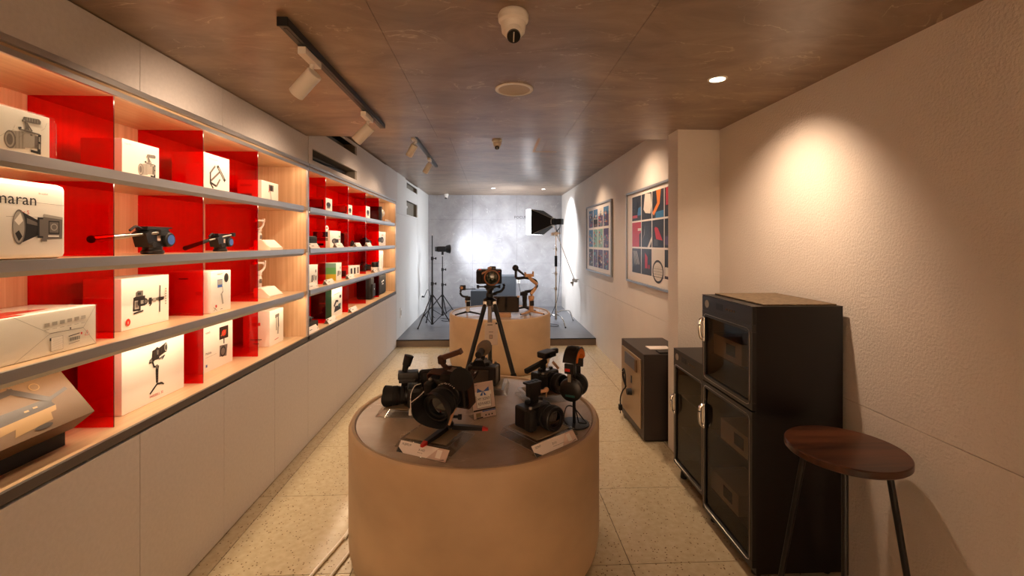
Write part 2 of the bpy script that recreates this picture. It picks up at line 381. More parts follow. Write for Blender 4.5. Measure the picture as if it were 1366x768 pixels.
# left wall: backing, lower and upper panels, vents
wl = struct(obj('wall_left', MB().box(-2.05, XLB, Y0, YB+.1, 0, 2.75).box(XLB, XL-.022, Y0, YP, .0, .79).box(XLB, XL-.425, Y0, YP, .79, 2.2)
     .box(XLB, XL-.022, 6.95, 7.60, .79, ZF-.02).box(XLB, XL-.022, 8.84, YB+.05, .79, ZF-.02).box(XLB, XL-.022, 7.6, 8.84, .79, 2.0).box(XLB, XL-.022, YP, YB+.05, 0, .79)
     .box(XLB, XL-.022, Y0, 3.6, 2.24, ZN), 'black_gap'))
ys = [-4.2, -3.6, -2.95, -2.33, -1.71, -1.1, -.49, .12, .73, 1.33, 1.922, 2.504, 3.071, 3.617, 4.287, 4.948, 5.564, 6.224, 6.88]
for a, b in zip(ys[:-1], ys[1:]):
    obj('wall_panel', MB().box(XL-.02, XL, a+.0013, b-.0013, .008, .806, bev=.0012), 'panel', wl)
for a, b in zip([Y0, .12, 1.922, 2.49], [.12, 1.922, 2.49, 3.60]):
    obj('wall_panel', MB().box(XL-.02, XL, a+.001, b-.001, 2.221, ZN-.004, bev=.0012), 'panel', wl)
obj('wall_panel', MB().box(XL-.03, XL-.006, 3.60, 3.632, 2.221, ZF), 'panel', wl)
def holed(y0, y1, z0, z1, holes, m):
    """panel with openings; holes all share y range"""
    mb = MB(); hy0, hy1 = holes[0][0], holes[0][1]; x0, x1 = XL-.02, XL
    mb.box(x0, x1, y0, hy0, z0, z1); mb.box(x0, x1, hy1, y1, z0, z1)
    zs = [z0]
    for h in holes: zs += [h[2], h[3]]
    zs.append(z1)
    for k in range(0, len(zs), 2): mb.box(x0, x1, hy0, hy1, zs[k], zs[k+1])
    return obj('wall_panel', mb, m, wl)
holed(3.634, 5.528, 2.221, 2.643, [(3.704, 4.894, 2.257, 2.352), (3.704, 4.894, 2.519, 2.618)], 'panel')
obj('vent_recess', MB().box(XL-.15, XL-.14, 3.66, 4.95, 2.23, 2.64).box(XL-.19, XL-.02, 3.66, 3.70, 2.23, 2.64).box(XL-.19, XL-.02, 4.896, 4.94, 2.23, 2.64).box(XL-.19, XL-.02, 3.7, 4.9, 2.225, 2.245).box(XL-.19, XL-.02, 3.7, 4.9, 2.355, 2.50), 'vent_in', wl)
obj('vent_duct', MB().tube([(XL-.1, 3.72, 2.29), (XL-.1, 4.2, 2.30), (XL-.12, 4.85, 2.33)], .02, 10), 'blkm', wl)
for a, b in ((5.53, 6.224), (6.226, 6.95)):
    obj('wall_panel', MB().box(XL-.02, XL, a, b-.002, 2.221, 2.643 if a < 6 else 2.655, bev=.0012), 'panel', wl)
obj('wall_panel', MB().box(XL-.02, XL, 6.885, 7.605, .05, 2.03), 'whitewall', wl)
obj('wall_panel', MB().box(XL-.02, XL, 6.952, 7.605, 2.033, ZF), 'whitewall', wl)
obj('wall_panel', MB().box(XL-.02, XL, 6.885, 6.95, 2.033, 2.219), 'whitewall', wl)
holed(7.608, 8.817, 2.033, 2.643, [(7.707, 8.775, 2.06, 2.302), (7.707, 8.775, 2.512, 2.612)], 'whitewall')
obj('vent_recess', MB().box(XL-.08, XL-.07, 7.65, 8.82, 2.04, 2.64).box(XL-.19, XL-.02, 7.66, 7.70, 2.04, 2.64).box(XL-.19, XL-.02, 8.777, 8.80, 2.04, 2.64).box(XL-.19, XL-.02, 7.7, 8.78, 2.035, 2.055).box(XL-.19, XL-.02, 7.7, 8.78, 2.31, 2.50), 'vent_in', wl)
obj('wall_panel', MB().box(XL-.02, XL, 7.608, 8.817, .05, 2.03), 'whitewall', wl)
obj('wall_panel', MB().box(XL-.02, XL, 8.820, YB, .05, ZF), 'whitewall', wl)

# ------------------------------------------------------------------ DISPLAY SHELVES (two bays)
ZA, ZB, ZC, ZD = 1.873, 1.541, 1.209, .851; XBK = -1.857; XDF = -1.525; ZTOP = 2.186
def bay(label, y0, y1, divs):
    t = thing('display_shelf', label, 'shelving', (XL, y0, ZD))
    o = Vector((XL, y0, ZD)); T = Matrix.Translation(-o)
    obj('back_panel', MB().box(XBK-.012, XBK, y0, y1, ZD-.03, ZTOP+.01, T=T), 'back_wood', t)
    for s, (a, b) in enumerate(((y0, y0+.016), (y1-.028, y1-.012))):
        obj('side_panel', MB().box(XBK, XL-.014, a, b, ZD, ZTOP, T=T), 'back_wood', t)
    obj('front_post', MB().box(XL-.014, XL+.001, y1-.034, y1-.010, ZD-.03, 2.19, T=T, bev=.001), 'alu', t)
    obj('top_panel', MB().box(XBK, XL-.012, y0, y1, ZTOP, ZTOP+.011, T=T), 'shelf_wood', t)
    obj('top_rail', MB().box(XL-.012, XL, y0, y1-.01, ZTOP-.023, ZTOP-.004, mi=0, T=T).box(XL-.030, XL-.014, y0, y1-.01, ZTOP-.004, ZTOP+.012, mi=1, T=T)
        .box(XL-.014, XL+.002, y0, y1-.01, ZTOP+.012, ZTOP+.034, mi=0, T=T), ['alu', 'alu_d'], t)
    yi0, yi1 = y0+.016, y1-.028
    for z in (ZA, ZB, ZC, ZD):
        s = obj('shelf', MB().box(XBK, XL-.012, yi0, yi1, z-.03, z, T=T), 'shelf_wood', t)
        if z != ZD:
            obj('edge_trim', MB().box(XL-.014, XL, yi0, yi1-.08, z-.034, z+.002, T=T, bev=.001), 'alu', s)
            obj('lip', MB().add([(XL-.002, yi0, z-.034), (XL-.002, yi1-.08, z-.034), (XL-.010, yi1-.08, z-.049), (XL-.010, yi0, z-.049),
                (XL-.006, yi0, z-.034), (XL-.006, yi1-.08, z-.034), (XL-.013, yi1-.08, z-.049), (XL-.013, yi0, z-.049)],
                [(0, 1, 2, 3), (7, 6, 5, 4), (3, 2, 6, 7), (0, 3, 7, 4), (1, 5, 6, 2)], 0, T), 'alu', s)
        else:
            obj('edge_trim', MB().box(XL-.014, XL+.001, y0, y1-.01, z-.034, z+.001, T=T, bev=.001), 'alu_d', s)
    # LED strips below the top and the three shelves, tucked behind the lip
    for z in (ZTOP, ZA-.030, ZB-.030, ZC-.030):
        st = obj('led_strip', MB().add([(XL-.022, yi0+.02, z-.002), (XL-.022, yi1-.03, z-.002), (XL-.034, yi1-.03, z-.006), (XL-.034, yi0+.02, z-.006)], [(0, 1, 2, 3)], 0, T), 'led', t)
        L = yi1-yi0-.06
        light('shelf_led', 'AREA', (XL-.030, (yi0+yi1)/2, z-.010), (XL-.15, (yi0+yi1)/2, z-.19), P_LED*L, SHELF, L, sizey=.012, parent=t)
    for (za, zb) in ((ZA, ZTOP), (ZB, ZA-.03), (ZC, ZB-.03), (ZD, ZC-.03)):
        for y in divs:
            d = obj('divider', MB().box(XBK+.001, XDF, y-.0025, y+.0025, za+.0006, zb-.0006, T=T), 'red', t)
            d['label'] = 'transparent red acrylic divider'
            d.data.materials.append(M['red_edge']); d.data.polygons[3].material_index = 1
    return t
bay('long red-divided display shelf built into the left wall, nearest the camera', .20, 3.645, [.762, 1.322, 1.883, 2.444, 2.999])
bay('second red-divided display shelf in the left wall, farther from the camera', 3.645, 6.885, [4.190, 4.836, 5.500, 6.130])

# ------------------------------------------------------------------ PRODUCT BOXES
FU, FV = (0, 1, 0), (0, 0, 1)     # print directions on a face towards the room
def pbox(label, x, y0, y1, z, h, depth, deco=None, side=None, mats=('carton', 'carton_side'), name='product_box', group=None, bev=.0012, cat='box'):
    t = thing(name, label, cat, (x, y0, z), 0, group)
    L = y1-y0
    obj('carton', MB().box(-depth, 0, 0, L, .0008, h, bev=bev), mats[0], t)
    if deco:
        d = Decal(frame((0.0, 0, 0), FU, FV)); deco(d, L, h, t)
        if d.mats: d.done(t)
    if side:
        d = Decal(frame((-depth, 0, 0), (1, 0, 0), (0, 0, 1))); side(d, depth, h, t)
        if d.mats: d.done(t, 'side_print')
    return t
def cam_pic(d, x, y, s, m1='lgrey', m2='grey'):
    """printed camera in a cage: big lens to the left, grip and rig to the right, handle on top"""
    d.poly([(x-.42*s, y+.20*s), (x+.02*s, y+.27*s), (x+.02*s, y-.27*s), (x-.40*s, y-.34*s)], m1)
    d.ell(x-.42*s, y-.07*s, .17*s, .275*s, m2, 26); d.ell(x-.43*s, y-.07*s, .135*s, .235*s, m1, 26); d.ell(x-.43*s, y-.07*s, .09*s, .17*s, m2, 26)
    for k in range(3): d.line(x-(.26-.1*k)*s, y-(.30-.01*k)*s, x-(.26-.1*k)*s, y+(.225+.012*k)*s, .012*s, m2)
    d.poly([(x-.02*s, y-.24*s), (x+.40*s, y-.20*s), (x+.42*s, y+.22*s), (x+.26*s, y+.27*s), (x+.16*s, y+.36*s), (x+.02*s, y+.36*s), (x-.04*s, y+.25*s)], m1)
    d.poly([(x+.30*s, y-.2*s), (x+.40*s, y-.2*s), (x+.41*s, y+.2*s), (x+.31*s, y+.2*s)], m2); d.ell(x+.2*s, y+.2*s, .04*s, .03*s, m2)
    d.poly([(x+.40*s, y-.34*s), (x+.50*s, y-.32*s), (x+.51*s, y+.27*s), (x+.41*s, y+.30*s)], 'ink'); d.rect(x+.43*s, x+.475*s, y-.2*s, y-.02*s, m1); d.rect(x+.43*s, x+.475*s, y+.04*s, y+.2*s, m1)
    d.line(x+.18*s, y-.30*s, x+.50*s, y-.33*s, .08*s, 'ink'); d.line(x-.18*s, y+.30*s, x+.46*s, y+.27*s, .05*s, m2); d.line(x-.2*s, y+.33*s, x-.1*s, y+.36*s, .06*s, 'ink')
    d.poly([(x+.02*s, y+.34*s), (x+.14*s, y+.34*s), (x+.08*s, y+.56*s), (x-.02*s, y+.58*s)], m2); d.line(x+.22*s, y+.32*s, x+.07*s, y+.52*s, .045*s, m2)
    d.poly([(x-.10*s, y+.56*s), (x-.04*s, y+.72*s), (x+.44*s, y+.76*s), (x+.50*s, y+.70*s), (x+.48*s, y+.60*s), (x+.08*s, y+.58*s)], m2)
    for k in range(5): d.line(x+(.06+.08*k)*s, y+.62*s, x+(.06+.08*k)*s, y+.73*s, .016*s, m1)
    d.ell(x-.04*s, y+.60*s, .03*s, .03*s, m1)
def gim_pic(d, x, y, s):
    """printed handheld stabiliser with camera and three small feet"""
    d.poly([(x-.05*s, y-.32*s), (x+.05*s, y-.32*s), (x+.065*s, y+.1*s), (x+.09*s, y+.22*s), (x-.03*s, y+.26*s), (x-.065*s, y+.1*s)], 'ink')
    for k in range(4): d.line(x-.035*s, y+(-.24+.08*k)*s, x+.04*s, y+(-.235+.08*k)*s, .012*s, 'grey')
    d.ell(x+.005*s, y+.16*s, .03*s, .03*s, 'grey'); d.rect(x-.03*s, x+.03*s, y-.38*s, y-.32*s, 'grey')
    d.line(x, y-.36*s, x-.32*s, y-.60*s, .06*s, 'ink'); d.line(x, y-.36*s, x+.24*s, y-.40*s, .055*s, 'ink'); d.line(x+.14*s, y-.36*s, x+.30*s, y-.46*s, .05*s, 'ink')
    d.poly([(x-.02*s, y+.18*s), (x-.17*s, y+.22*s), (x-.25*s, y+.44*s), (x-.19*s, y+.46*s), (x-.12*s, y+.27*s), (x+.0*s, y+.24*s)], 'ink'); d.ell(x-.02*s, y+.235*s, .06*s, .045*s, 'grey')
    d.poly([(x-.36*s, y+.38*s), (x-.14*s, y+.42*s), (x-.06*s, y+.52*s), (x-.2*s, y+.58*s), (x-.34*s, y+.5*s)], 'ink'); d.ell(x-.27*s, y+.47*s, .06*s, .05*s, 'grey')
    d.poly([(x-.24*s, y+.46*s), (x+.08*s, y+.44*s), (x+.12*s, y+.78*s), (x-.02*s, y+.86*s), (x-.1*s, y+.80*s), (x-.22*s, y+.78*s)], 'ink')
    d.poly([(x-.2*s, y+.5*s), (x-.08*s, y+.49*s), (x-.07*s, y+.72*s), (x-.19*s, y+.73*s)], 'gold_d'); d.rect(x-.02*s, x+.05*s, y+.6*s, y+.75*s, 'grey')
    d.poly([(x+.02*s, y+.50*s), (x+.34*s, y+.60*s), (x+.37*s, y+.92*s), (x+.06*s, y+.80*s)], 'gold_d'); d.poly([(x+.08*s, y+.54*s), (x+.14*s, y+.56*s), (x+.17*s, y+.84*s), (x+.11*s, y+.82*s)], 'ink'); d.poly([(x+.2*s, y+.58*s), (x+.24*s, y+.59*s), (x+.27*s, y+.87*s), (x+.23*s, y+.86*s)], 'ink')
    d.ell(x+.37*s, y+.76*s, .085*s, .165*s, 'ink', 24); d.ell(x+.38*s, y+.76*s, .065*s, .135*s, 'lgrey', 24); d.ell(x+.385*s, y+.76*s, .045*s, .1*s, 'ink', 24)
    d.line(x+.05*s, y+.44*s, x+.3*s, y+.5*s, .05*s, 'grey'); d.line(x+.2*s, y+.4*s, x+.32*s, y+.52*s, .04*s, 'ink')
def T_(o, y, z): return frame((.0005, y, z), FU, FV)
# shelf A (top)
def dA1(d, L, h, t):
    cam_pic(d, L-.085, .06, .105)
    text('camera cage', .014, T_(t, L-.26, .085), 'lgrey', t); d.line(.02, .03, L-.2, .03, .002, 'lgrey')
b = pbox('white camera-cage box in crinkled clear wrap, top shelf, leftmost', -1.535, 1.345, 1.63, ZA, .155, .21, dA1)
obj('shrink_wrap', MB().box(-.214, .004, -.003, .301, .0012, .1585, bev=.003), 'film', b, label='crinkled clear plastic wrap')
wr_ = MB()
for k in range(7):
    yy = .06+.032*k+random.uniform(-.01, .01); zz = random.uniform(.02, .12)
    wr_.tube([(.0045, yy, zz), (.0065, yy+.012, zz+.012), (.0045, yy+.02+.01*(k % 3), zz+.03)], .0011, 5)
wr_.tube([(.002, .297, .0), (.006, .304, .03), (.002, .306, .07), (.004, .302, .14)], .0018, 5)
obj('wrap_crease', wr_, 'film', b)['kind'] = 'stuff'
def dA2(d, L, h, t):
    cam_pic(d, L*.66, .06, .095)
    text('Cage Kit', .010, T_(t, .012, h-.022), 'lgrey', t); text('smart', .010, T_(t, .02, .008), 'grey', t)
b = pbox('white box printed with a camera under a top handle, top shelf, second from the left', -1.59, 2.005, 2.22, ZA, .172, .172, dA2)
def dA3(d, L, h, t):
    for p in (((.06, .07), (.14, .13)), ((.05, .11), (.1, .16))): d.line(p[0][0], p[0][1], p[1][0], p[1][1], .012, 'grey')
    d.line(.12, .165, .195, .085, .020, 'ink'); d.line(.13, .155, .185, .095, .008, 'lgrey')
    d.line(.055, .06, .055, .115, .012, 'ink'); d.line(.055, .06, .11, .045, .012, 'ink'); d.line(.11, .045, .145, .09, .012, 'grey'); d.line(.05, .06, .08, .03, .01, 'ink')
    text('Mounting plate', .014, T_(t, .04, h-.03), 'lgrey', t)
pbox('tall white box printed with a clamp tool, top shelf, third from the left', -1.59, 2.555, 2.795, ZA, .222, .172, dA3)
def dA4(d, L, h, t):
    d.rect(.10, .17, .09, .135, 'grey'); d.line(.12, .09, .135, .03, .010, 'lgrey'); d.line(.1, .08, .12, .12, .008, 'redink'); d.ell(.135, .11, .02, .02, 'ink')
def sA4(d, D, h, t):
    d.rect(.02, .10, .11, .125, 'redink'); d.rect(.02, .10, .03, .06, 'grey')
pbox('small white box with pink side beside the end panel, top shelf', -1.60, 3.195, 3.44, ZA, .155, .165, dA4, sA4)
# shelf B
def dB1(d, L, h, t):
    text('amaran', .052, T_(t, L-.258, h-.078), 'ink', t); text('60x S', .018, T_(t, L-.170, h-.108), 'redink', t); text('bi-color', .010, T_(t, L-.1, h-.04), 'redink', t)
    d.line(L-.2, h-.118, L-.10, h-.116, .0012, 'lgrey'); d.poly([(.001, h-.062), (L-.012, h-.070), (L-.012, h-.0715), (.001, h-.0635)], 'lgrey')
    x = L-.088; y = .105
    d.poly([(x-.070, y+.052), (x-.006, y+.020), (x-.006, y-.022), (x-.070, y-.052)], 'ink'); d.poly([(x-.05, y+.030), (x-.006, y+.012), (x-.006, y+.004), (x-.05, y+.012)], 'grey')
    d.ell(x-.074, y, .020, .056, 'grey', 28); d.ell(x-.075, y, .017, .050, 'lgrey', 28); d.poly([(x-.088, y+.02), (x-.070, y+.045), (x-.062, y+.02), (x-.075, y+.005)], 'carton'); d.poly([(x-.086, y-.02), (x-.075, y-.045), (x-.064, y-.03), (x-.075, y-.01)], 'ink')
    d.rect(x-.016, x+.012, y-.034, y+.034, 'ink'); d.rect(x-.010, x+.004, y-.028, y+.028, 'grey')
    d.poly([(x+.002, y-.040), (x+.068, y-.036), (x+.070, y+.036), (x+.002, y+.044)], 'grey'); d.poly([(x+.002, y+.036), (x+.070, y+.030), (x+.070, y+.038), (x+.004, y+.046)], 'lgrey')
    d.rect(x+.020, x+.058, y-.020, y+.024, 'ink'); d.rect(x+.023, x+.055, y-.016, y+.020, 'grey'); d.ell(x+.039, y+.003, .012, .012, 'lgrey'); d.ell(x+.039, y+.003, .009, .009, 'grey'); d.rect(x+.018, x+.056, y-.030, y-.025, 'carton'); d.poly([(x-.004, y-.046), (x+.014, y-.046), (x+.014, y-.034), (x-.004, y-.034)], 'grey')
b = pbox('big round-cornered white carry case printed with a studio lamp, second shelf', -1.50, 1.335, 1.655, ZB, .255, .24, dB1, bev=.018, name='light_kit_case', cat='case')
# fluid heads
def fluid_head(label, loc, rz, s=1, handle=None, grip='steel', sticker='blue'):
    t = thing('fluid_video_head', label, 'tripod head', loc, rz)
    obj('base', MB().lathe([(.036*s, 0.0008), (.040*s, .004*s), (.040*s, .014*s), (.034*s, .018*s), (.034*s, .034*s)], 28), 'blk', t)
    obj('body', MB().prism([(-.055*s, .03*s), (-.075*s, .085*s), (-.05*s, .098*s), (.055*s, .098*s), (.07*s, .085*s), (.05*s, .03*s)], -.028*s, .028*s, T=Matrix.Rotation(PI/2, 4, 'X')), 'blk', t)
    obj('tilt_drum', MB().axis((.045*s, -.028*s, .06*s), (0, -1, 0), [(.030*s, 0), (.030*s, .012*s), (.026*s, .016*s)], 28), 'blkm', t)
    obj('scale_disc', MB().axis((.045*s, -.0442*s, .06*s), (0, -1, 0), [(.021*s, 0), (.021*s, .001*s)], 24), sticker, t)
    obj('plate', MB().box(-.06*s, .06*s, -.024*s, .024*s, .098*s, .108*s, bev=.002).box(-.05*s, .09*s, -.018*s, .018*s, .108*s, .114*s, bev=.002), 'blk', t)
    obj('lock_knob', MB().axis((-.05*s, -.028*s, .04*s), (0, -1, 0), [(.010*s, 0), (.012*s, .006*s), (.012*s, .018*s)], 12), 'blkm', t)
    obj('lock_lever', MB().tube(smooth([(-.055*s, 0, .1*s), (-.1*s, -.01*s, .112*s), (-.13*s, -.01*s, .095*s)]), .005*s, 8), 'blkm', t)
    obj('brand_patch', MB().box(-.012*s, .004*s, -.0295*s, -.028*s, .055*s, .08*s), 'pink', t)
    p0, p1, p2 = handle
    obj('pan_bar', MB().cyl(p0, p1, .006*s, .006*s, 12), 'steel', t)
    obj('grip', MB().cyl(p1, p2, .010*s, .013*s, 16), grip, t)
    obj('grip_end', MB().sphere(p2, .0145*s, 12), 'rubber', t)
    obj('clamp', MB().cbox((p0[0], p0[1], p0[2]), (.03*s, .02*s, .024*s), bev=.003), 'blkm', t)
    return t
# the head's own x axis runs along the shelf (+y), its -y axis faces the room (+x): rotate by +90 deg
fluid_head('large black fluid video head with silver pan handle on the second shelf', (-1.58, 2.165, ZB), PI/2, 1.12,
           ((.0, -.04, .10), (-.13, .0, .085), (-.255, .055, .068)), 'steel')
fluid_head('smaller black fluid video head with dark pan handle through the red divider', (-1.60, 2.72, ZB), PI/2, .92,
           ((.06, -.04, .1), (-.11, -.0, .065), (-.25, .032, .024)), 'rubber')
# white phone gimbals lying / standing on wedge stands
def wedge_stand(label, loc, group=None):
    t = thing('wedge_stand', label, 'display stand', loc, 0, group)
    obj('wedge', MB().prism([(0, 0), (.11, 0), (.11, .012), (.05, .068), (0, .068)], 0, .19, T=frame((-.11, 0, .0008), (1, 0, 0), (0, 0, 1)) @ Matrix.Translation((0, 0, -.19))), 'globe', t)
    obj('price_card', MB().add([(.001, .01, .0155), (.001, .18, .0155), (-.058, .18, .071), (-.058, .01, .071)], [(0, 1, 2, 3)]), 'paper', t)
    return t
def phone_gimbal(label, loc, rz, m='white', s=1, folded=False):
    t = thing('phone_gimbal', label, 'gimbal', loc, rz)
    obj('handle', MB().lathe([(.014*s, .028*s), (.019*s, .032*s), (.017*s, .07*s), (.020*s, .11*s), (.016*s, .135*s), (.012*s, .14*s)], 18), m, t)
    obj('joystick_panel', MB().cbox((0, -.018*s, .10*s), (.018*s, .006*s, .032*s), bev=.002), 'grey', t)
    obj('motor', MB().lathe([(.018*s, .14*s), (.02*s, .145*s), (.02*s, .168*s), (.016*s, .172*s)], 18), m, t)
    obj('arm', MB().tube(smooth([(0, 0, .165*s), (.03*s, .005*s, .18*s), (.045*s, .005*s, .21*s), (.03*s, .0, .235*s)]), .009*s, 10), m, t)
    obj('phone_clamp', MB().box(-.04*s, .04*s, -.008*s, .008*s, .225*s, .24*s, bev=.003).box(-.045*s, -.036*s, -.014*s, .01*s, .22*s, .25*s, bev=.002).box(.036*s, .045*s, -.014*s, .01*s, .22*s, .25*s, bev=.002), m, t)
    for k in range(3):
        a = k*2*PI/3+.5
        obj('foot', MB().cyl((0, 0, .03*s), (.07*s*math.cos(a), .07*s*math.sin(a), .006*s), .006*s, .005*s, 8), m, t)
    return t
wedge_stand('cream wedge price stand at the right end of the second shelf', (-1.525, 3.16, ZB))
phone_gimbal('white phone gimbal at the right end of the second shelf, beside the red divider', (-1.72, 3.40, ZB), 1.2, 'white', .92)
wedge_stand('cream wedge price stand at the right end of the third shelf', (-1.525, 3.16, ZC))
phone_gimbal('white phone gimbal at the right end of the third shelf, beside the red divider', (-1.72, 3.40, ZC), 1.0, 'white', 1.0)
# shelf C
t = thing('large_sealed_box', 'large white box lying flat on the third shelf, folded film end with labels', 'box', (-1.518, 1.343, ZC))
obj('carton', MB().box(-.24, 0, 0, .450, .0008, .150, bev=.003), 'carton', t)
d = Decal(frame((0, 0, 0), FU, FV)); L = .450; h = .15
d.line(L-.30, .0, L-.18, .075, .0012, 'lgrey'); d.line(L-.30, .15, L-.18, .075, .0012, 'lgrey'); d.line(L, 0, L-.055, .072, .0012, 'lgrey'); d.line(L, .15, L-.055, .072, .0012, 'lgrey'); d.line(L-.18, .075, L-.055, .072, .0018, 'grey')
for k in range(6): d.rect(L-.2+.027*k, L-.182+.027*k, .1+.001*k, .112+.001*k, 'lgrey'); d.line(L-.2+.027*k, .09, L-.184+.027*k, .09, .0016, 'lgrey')
d.rect(L-.18, L-.135, .012, .06, 'lgrey'); d.rect(L-.178, L-.137, .014, .058, 'carton')
for k in range(9): d.line(L-.176, .018+.0045*k, L-.14+.002*(k % 3), .018+.0045*k, .0009, 'lgrey')
for k in range(15): d.line(L-.112+.0026*k, .034, L-.112+.0026*k, .046, .0009+.0006*(k % 3), 'ink')
d.line(L-.118, .052, L-.075, .056, .003, 'ink'); d.line(L-.118, .024, L-.075, .028, .002, 'grey'); d.ell(L-.068, .054, .0035, .0045, 'redink')
d.poly([(L-.055, .042), (L-.035, .042), (L-.045, .062)], 'redink'); d.poly([(L-.0525, .0435), (L-.0375, .0435), (L-.045, .0585)], 'carton'); d.line(L-.045, .046, L-.045, .054, .002, 'ink')
d.rect(L-.188, L-.182, .05, .06, 'ink'); d.rect(L-.115, L-.109, .076, .084, 'grey')
d.done(t, 'end_label')
d = Decal(frame((-.24, 0, .15), (1, 0, 0), (0, 1, 0)))
d.poly([(.03, .05), (.1, .1), (.06, .30), (.02, .28)], 'redink'); d.poly([(.12, .06), (.2, .12), (.17, .34), (.11, .26)], 'redink'); d.rect(.2, .23, .02, .2, 'redink'); d.done(t, 'top_print')
obj('film_wrap', MB().box(-.243, .0025, -.003, .453, .001, .1535, bev=.002), 'film', t)
def dC2(d, L, h, t):
    x = .15; y = .11
    d.poly([(x-.088, y-.032), (x-.044, y-.034), (x-.04, y+.03), (x-.06, y+.036), (x-.085, y+.028)], 'ink'); d.rect(x-.078, x-.054, y-.024, y+.014, 'lgrey'); d.rect(x-.074, x-.058, y-.018, y+.008, 'grey')
    d.poly([(x-.072, y+.03), (x-.03, y+.032), (x-.03, y+.056), (x-.06, y+.058), (x-.072, y+.05)], 'grey'); d.rect(x-.062, x-.042, y+.038, y+.05, 'ink'); d.ell(x-.05, y+.002, .012, .016, 'ink')
    d.rect(x-.05, x-.018, y-.014, y+.032, 'ink'); d.rect(x-.044, x-.026, y-.004, y+.012, 'lgrey'); d.ell(x-.016, y+.004, .013, .015, 'ink'); d.ell(x-.016, y+.004, .007, .009, 'grey')
    d.line(x-.01, y+.004, x+.07, y+.008, .012, 'grey'); d.rect(x+.004, x+.022, y-.012, y+.018, 'ink'); d.rect(x+.03, x+.048, y-.004, y+.014, 'lgrey'); d.line(x+.008, y-.02, x+.018, y-.012, .006, 'ink')
    d.line(x+.072, y-.058, x+.074, y+.07, .006, 'ink'); d.poly([(x+.066, y-.004), (x+.098, y-.001), (x+.102, y+.013), (x+.066, y+.015)], 'ink'); d.line(x-.085, y-.042, x-.03, y-.036, .007, 'ink'); d.line(x-.06, y-.04, x-.058, y-.032, .008, 'grey')
    for k in range(7): d.rect(L-.028, L-.022, .085+.012*k, .091+.012*k, 'redink' if k > 4 else 'grey')
    d.ell(.032, .035, .013, .016, 'redink'); d.rect(.0305, .0335, .027, .039, 'carton')
pbox('white gimbal box with round red mark, printed stabiliser, third shelf', -1.605, 2.02, 2.306, ZC, .228, .16, dC2)
def dC3(d, L, h, t):
    d.rect(.055, .10, .135, .18, 'blue'); d.rect(.058, .097, .15, .177, 'lgrey'); d.line(.1, .14, .105, .11, .005, 'lgrey'); d.line(.105, .11, .09, .095, .006, 'grey'); d.line(.09, .1, .105, .04, .013, 'lgrey')
    d.ell(.137, .185, .021, .026, 'ink'); d.ell(.137, .185, .017, .021, 'gold'); d.ell(.137, .185, .015, .019, 'ink'); text('2', .026, T_(t, .130, .176), 'gold', t)
    d.line(.05, .21, .1, .212, .004, 'lgrey'); d.line(.02, .01, .05, .035, .002, 'ink'); d.rect(.035, .048, .028, .042, 'redink'); d.line(.02, .03, .05, .01, .002, 'ink'); d.line(.08, .013, .1, .014, .003, 'grey')
def sC3(d, D, h, t):
    d.rect(.05, .1, h-.04, h-.034, 'blue'); d.rect(.14, .17, .10, .12, 'redink')
pbox('white phone-gimbal box with a round black sticker, third shelf', -1.52, 2.503, 2.685, ZC, .226, .22, dC3, sC3)
# shelf D
t = thing('bronze_rig_box', 'bronze box printed with a camera rig, tilted back on the lowest shelf', 'box', (-1.48, 1.335, ZD))
tl = math.radians(42)
Tt = Matrix.Rotation(0, 4, 'X') @ frame((-.005, 0, .115), (0, 1, 0), (-math.sin(tl)*.9, 0, math.cos(tl)))
mbx = MB().box(0, .415, 0, .21, -.10, 0, T=Tt, bev=.002)
obj('carton', mbx, 'gold', t)
TD = Tt @ Matrix.Translation((-.385, 0, 0)); d = Decal(TD, .0012)
d.poly([(.39, .045), (.70, .075), (.69, .11), (.39, .105)], 'gold_d'); d.poly([(.39, .029), (.69, .06), (.70, .078), (.39, .062)], 'gold_l'); d.poly([(.53, .02), (.66, .032), (.67, .06), (.55, .05)], 'gold_l')
d.line(.50, .10, .53, .165, .022, 'gold_d'); d.line(.53, .165, .62, .175, .02, 'gold_d'); d.line(.60, .18, .70, .10, .022, 'gold_d'); d.line(.68, .1, .77, .125, .012, 'gold_d'); d.line(.56, .2, .57, .16, .03, 'gold_d')
d.rect(.6, .615, .087, .093, 'gold_l'); d.rect(.63, .645, .09, .096, 'gold_l'); d.ell(.68, .165, .017, .014, 'gold_l'); d.ell(.68, .165, .014, .0115, 'gold'); d.ell(.62, .02, .03, .008, 'gold_d')
d.done(t)
for k in range(3): text('CAMERA RIG KIT', .014, TD @ Matrix.Translation((.395, .150-.02*k, .0016)), 'gold_l', t)
obj('support_block', MB().box(-.235, -.09, .02, .39, .0008, .06), 'blkm', t)
def dD2(d, L, h, t):
    gim_pic(d, L*.52, .128, .143); text('WEEBILL 3S', .017, T_(t, L*.40, .022), 'redink', t)
pbox('large white box printed with a black camera gimbal, lowest shelf left of centre', -1.585, 1.997, 2.386, ZD, .300, .182, dD2)
def dD3(d, L, h, t):
    x = .17
    d.rect(x-.02, x+.07, .16, .235, 'ink'); d.rect(x-.014, x+.064, .168, .228, 'gold_d'); d.ell(x+.025, .195, .022, .018, 'redink'); d.line(x-.005, .18, x+.05, .21, .008, 'skin')
    d.rect(x+.02, x+.03, .13, .16, 'ink'); d.poly([(x-.02, .06), (x+.05, .05), (x+.062, .12), (x-.018, .125)], 'grey'); d.ell(x+.015, .085, .03, .032, 'ink'); d.ell(x+.015, .085, .02, .022, 'grey')
    text('Mobile', .02, T_(t, .02, .10), 'ink', t); d.line(.02, .085, .12, .088, .0015, 'lgrey'); text('view2', .018, T_(t, .02, .22), 'redink', t); d.rect(.02, .035, .03, .045, 'blue')
